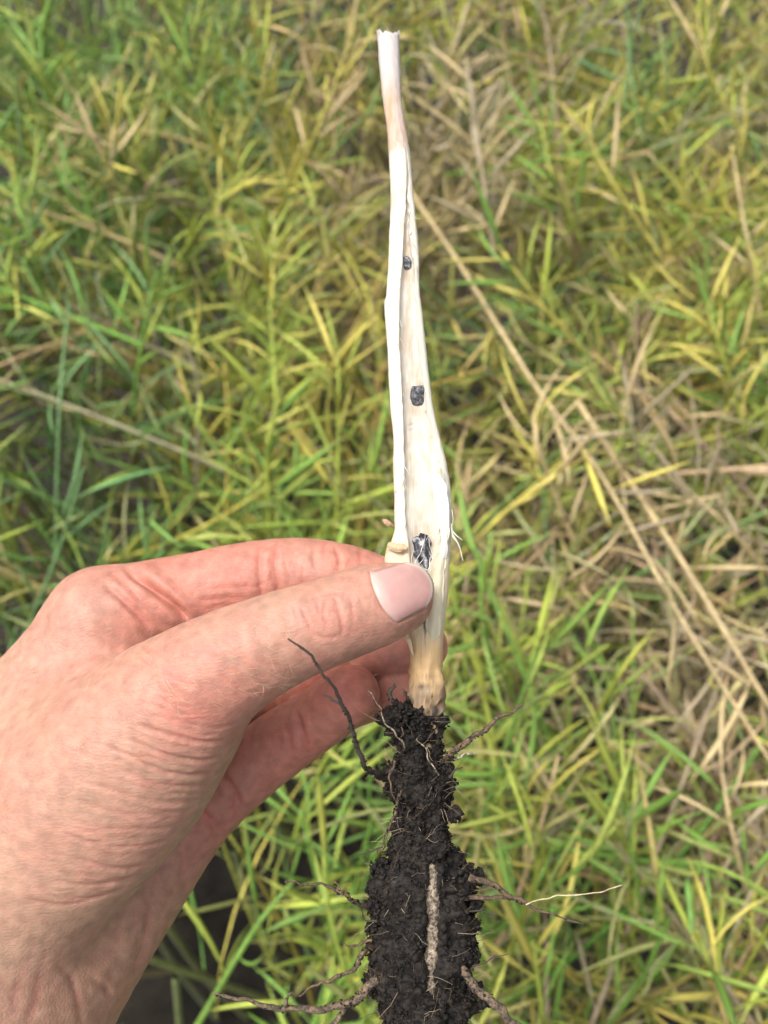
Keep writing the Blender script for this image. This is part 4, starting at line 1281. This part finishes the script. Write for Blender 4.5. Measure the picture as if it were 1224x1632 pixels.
def root_material():
    m, n, l, b = node_mat('dirty_root_skin')
    vc = n.new('ShaderNodeVertexColor'); vc.layer_name = 'Col'
    tc = n.new('ShaderNodeTexCoord')
    no = n.new('ShaderNodeTexNoise'); no.inputs['Scale'].default_value = 1300; no.inputs['Detail'].default_value = 9; no.inputs['Roughness'].default_value = .7
    r = n.new('ShaderNodeMapRange'); r.inputs['From Min'].default_value = .42; r.inputs['From Max'].default_value = .60
    mx = n.new('ShaderNodeMix'); mx.data_type = 'RGBA'
    mx.inputs['A'].default_value = (.045, .035, .028, 1)
    l.new(tc.outputs['Object'], no.inputs['Vector']); l.new(no.outputs['Fac'], r.inputs['Value']); l.new(r.outputs['Result'], mx.inputs['Factor'])
    l.new(vc.outputs['Color'], mx.inputs['B']); l.new(mx.outputs['Result'], b.inputs['Base Color'])
    bp = n.new('ShaderNodeBump'); bp.inputs['Strength'].default_value = .7; bp.inputs['Distance'].default_value = .0005
    l.new(no.outputs['Fac'], bp.inputs['Height']); l.new(bp.outputs['Normal'], b.inputs['Normal'])
    b.inputs['Roughness'].default_value = .8
    return m
ROOTMAT = root_material()
TAN, DRK, BRN = (.19, .132, .082), (.05, .036, .026), (.18, .112, .06)
ROOTPATHS = []
def root(pts, r0, r1, col, zs, label=None, mat=None, n=40, wob=.5):
    if r0 >= 3 and mat is None and pts[0][1] != 1362:
        if 600 < pts[0][0] < 740:
            zs = [zs[0] - 5.5, zs[1] - .8] + list(zs[2:])          # springs from inside the clod
        ROOTPATHS.append((np.array(pts, float), list(zs), r0, r1))
        r0 = r0 * .85
    return fibre(pts, r0, r1, mat or ROOTMAT, col, 'root', zs=zs, sides=8, label=label, rough=.32, n=n, wob=wob)

root([(690, 1362), (689, 1420), (692, 1480), (686, 1540), (684, 1600)], 10, 12, (.36, .29, .21), [4.2, 5.6, 5.7, 5.8, 4.2], 'bare tan strip of taproot down the front of the clod', wob=.3)
root([(636, 1243), (600, 1237), (585, 1222), (567, 1182), (551, 1136), (530, 1092), (498, 1052), (462, 1017)], 5.6, 1.4, DRK, [3, 8, 12, 16, 20, 25, 28.5, 30], 'long dark root curving up in front of the fingers', wob=.6)
root([(549, 1122), (535, 1115), (524, 1110), (514, 1107)], 2.6, 1.0, DRK, [21, 21, 21, 21])
root([(690, 1225), (722, 1200), (758, 1172), (792, 1148), (832, 1124)], 8, 1.8, BRN, [1, 5, 6, 6, 6], 'stiff brown root pointing up to the right')
root([(716, 1212), (735, 1207), (757, 1199)], 3.2, .8, (.55, .48, .38), [6, 6, 6])
root([(640, 1128), (628, 1118), (622, 1105), (630, 1094)], 4.5, 3.2, DRK, [7, 8, 8, 8])
root([(652, 1120), (648, 1108), (644, 1098)], 3.5, 1.2, BRN, [6, 7, 7])
root([(645, 1190), (620, 1160), (607, 1128), (586, 1101)], 1.6, .9, (.38, .29, .2), [8, 9, 9, 9])
root([(700, 1235), (682, 1210), (676, 1190), (664, 1178)], 1.3, .8, (.42, .33, .22), [9, 9, 9, 8])
root([(610, 1450), (570, 1440), (545, 1424), (510, 1410), (454, 1404)], 5, 1.2, BRN, [3, 4, 5, 5, 5])
root([(540, 1424), (538, 1412), (530, 1404)], 1.8, .7, BRN, [5, 5, 5])
root([(715, 1428), (760, 1432), (800, 1430), (850, 1446), (930, 1471)], 5, 1.2, BRN, [6, 6, 5, 5, 5], 'thin brown root reaching out to the right')
root([(745, 1398), (780, 1408), (812, 1428), (840, 1440)], 6, 2.4, BRN, [6, 6, 6, 5])
root([(838, 1443), (862, 1433), (915, 1426), (955, 1421), (992, 1411)], 1.0, .7, (.52, .43, .28), [6, 6, 6, 6, 6], 'fine pale root hair stretching furthest to the right', mat=STEMMAT, wob=.3)
root([(650, 1520), (600, 1562), (560, 1596), (520, 1606), (450, 1609), (400, 1598), (340, 1582)], 9.5, 2.0, TAN, [3.5, 7, 8, 8, 8, 8, 8], 'thick tan root sweeping to the lower left')
root([(452, 1608), (458, 1592), (470, 1580)], 4, 1.5, TAN, [8, 8, 9])
root([(565, 1592), (548, 1612), (525, 1640)], 5.5, 3, TAN, [8, 8, 8])
root([(605, 1495), (578, 1520), (560, 1548), (520, 1562), (475, 1588)], 6, 1.4, BRN, [5, 6, 6, 7, 7])
root([(592, 1500), (570, 1506), (545, 1502)], 2.6, .8, BRN, [5, 5, 5])
root([(705, 1520), (735, 1545), (765, 1583), (800, 1612), (835, 1650)], 7, 6.5, TAN, [3.5, 7.5, 8, 8, 8], 'thick tan root running to the lower right')
root([(648, 1205), (640, 1260), (624, 1310), (612, 1342), (604, 1358)], 3.4, .9, BRN, [7, 7, 6, 5, 5])
root([(630, 1210), (620, 1240), (628, 1275)], 2.2, .9, BRN, [7, 7, 6])
root([(612, 1348), (590, 1358), (575, 1363)], 1.6, .7, DRK, [4, 4, 4])
root([(735, 1455), (765, 1453), (790, 1460)], 2.0, .7, DRK, [5, 5, 5])
root([(750, 1545), (780, 1530), (812, 1520)], 1.6, .5, DRK, [5, 5, 5])
root([(600, 1470), (585, 1465), (575, 1450)], 2.0, .7, DRK, [5, 5, 5])
root([(715, 1240), (728, 1228), (738, 1222)], 2.2, .8, DRK, [5, 5, 5])

# earth clinging along the roots
def root_dirt():
    r = np.random.default_rng(21)
    cen, sz = [], []
    for pts, zs, r0, r1 in ROOTPATHS:
        n = 60
        p = spline(pts, n)
        zz = np.interp(np.linspace(0, 1, n), np.linspace(0, 1, len(zs)), zs)
        P = px(p[:, 0], p[:, 1], stem_z(p[:, 1]) + zz)
        P = P + .5 * np.stack([noise3(P * .5, 81), noise3(P * .5, 82), noise3(P * .5, 83)], -1)
        rad = np.linspace(r0, r1, n) * D / F
        L = np.linalg.norm(np.diff(P, axis=0), axis=1).sum()
        k = int(L * 7)
        t = np.clip(np.abs(r.normal(0, .42, k)), 0, .999)
        t = t[noise3(np.stack([t * 14, t * 0 + r0, t * 0 + L], -1), 7) > -.35]
        i = (t * (n - 1)).astype(int)
        d = norm(r.normal(0, 1, (len(i), 3)) + [0, 0, .3])
        cen.append(P[i] + d * rad[i][:, None] * r.uniform(.7, 1.15, (len(i), 1)))
        sz.append(np.exp(r.normal(-1.75, .45, len(i))).clip(.07, .5) * (1 - .4 * t))
    cen = np.vstack(cen); sz = np.concatenate(sz); N = len(cen)
    pts = ico[None] * sz[:, None, None] * (1 + r.normal(0, .33, (N, 12, 1))) * r.uniform(.55, 1.3, (N, 1, 3))
    Fc = (fa[None] + (np.arange(N) * 12)[:, None, None]).reshape(-1, 3)
    o = part('root_crumbs', (pts + cen[:, None]).reshape(-1, 3), Fc, SOILMAT, None, 'specks of black earth clinging along the roots')
    o['kind'] = 'stuff'
root_dirt()
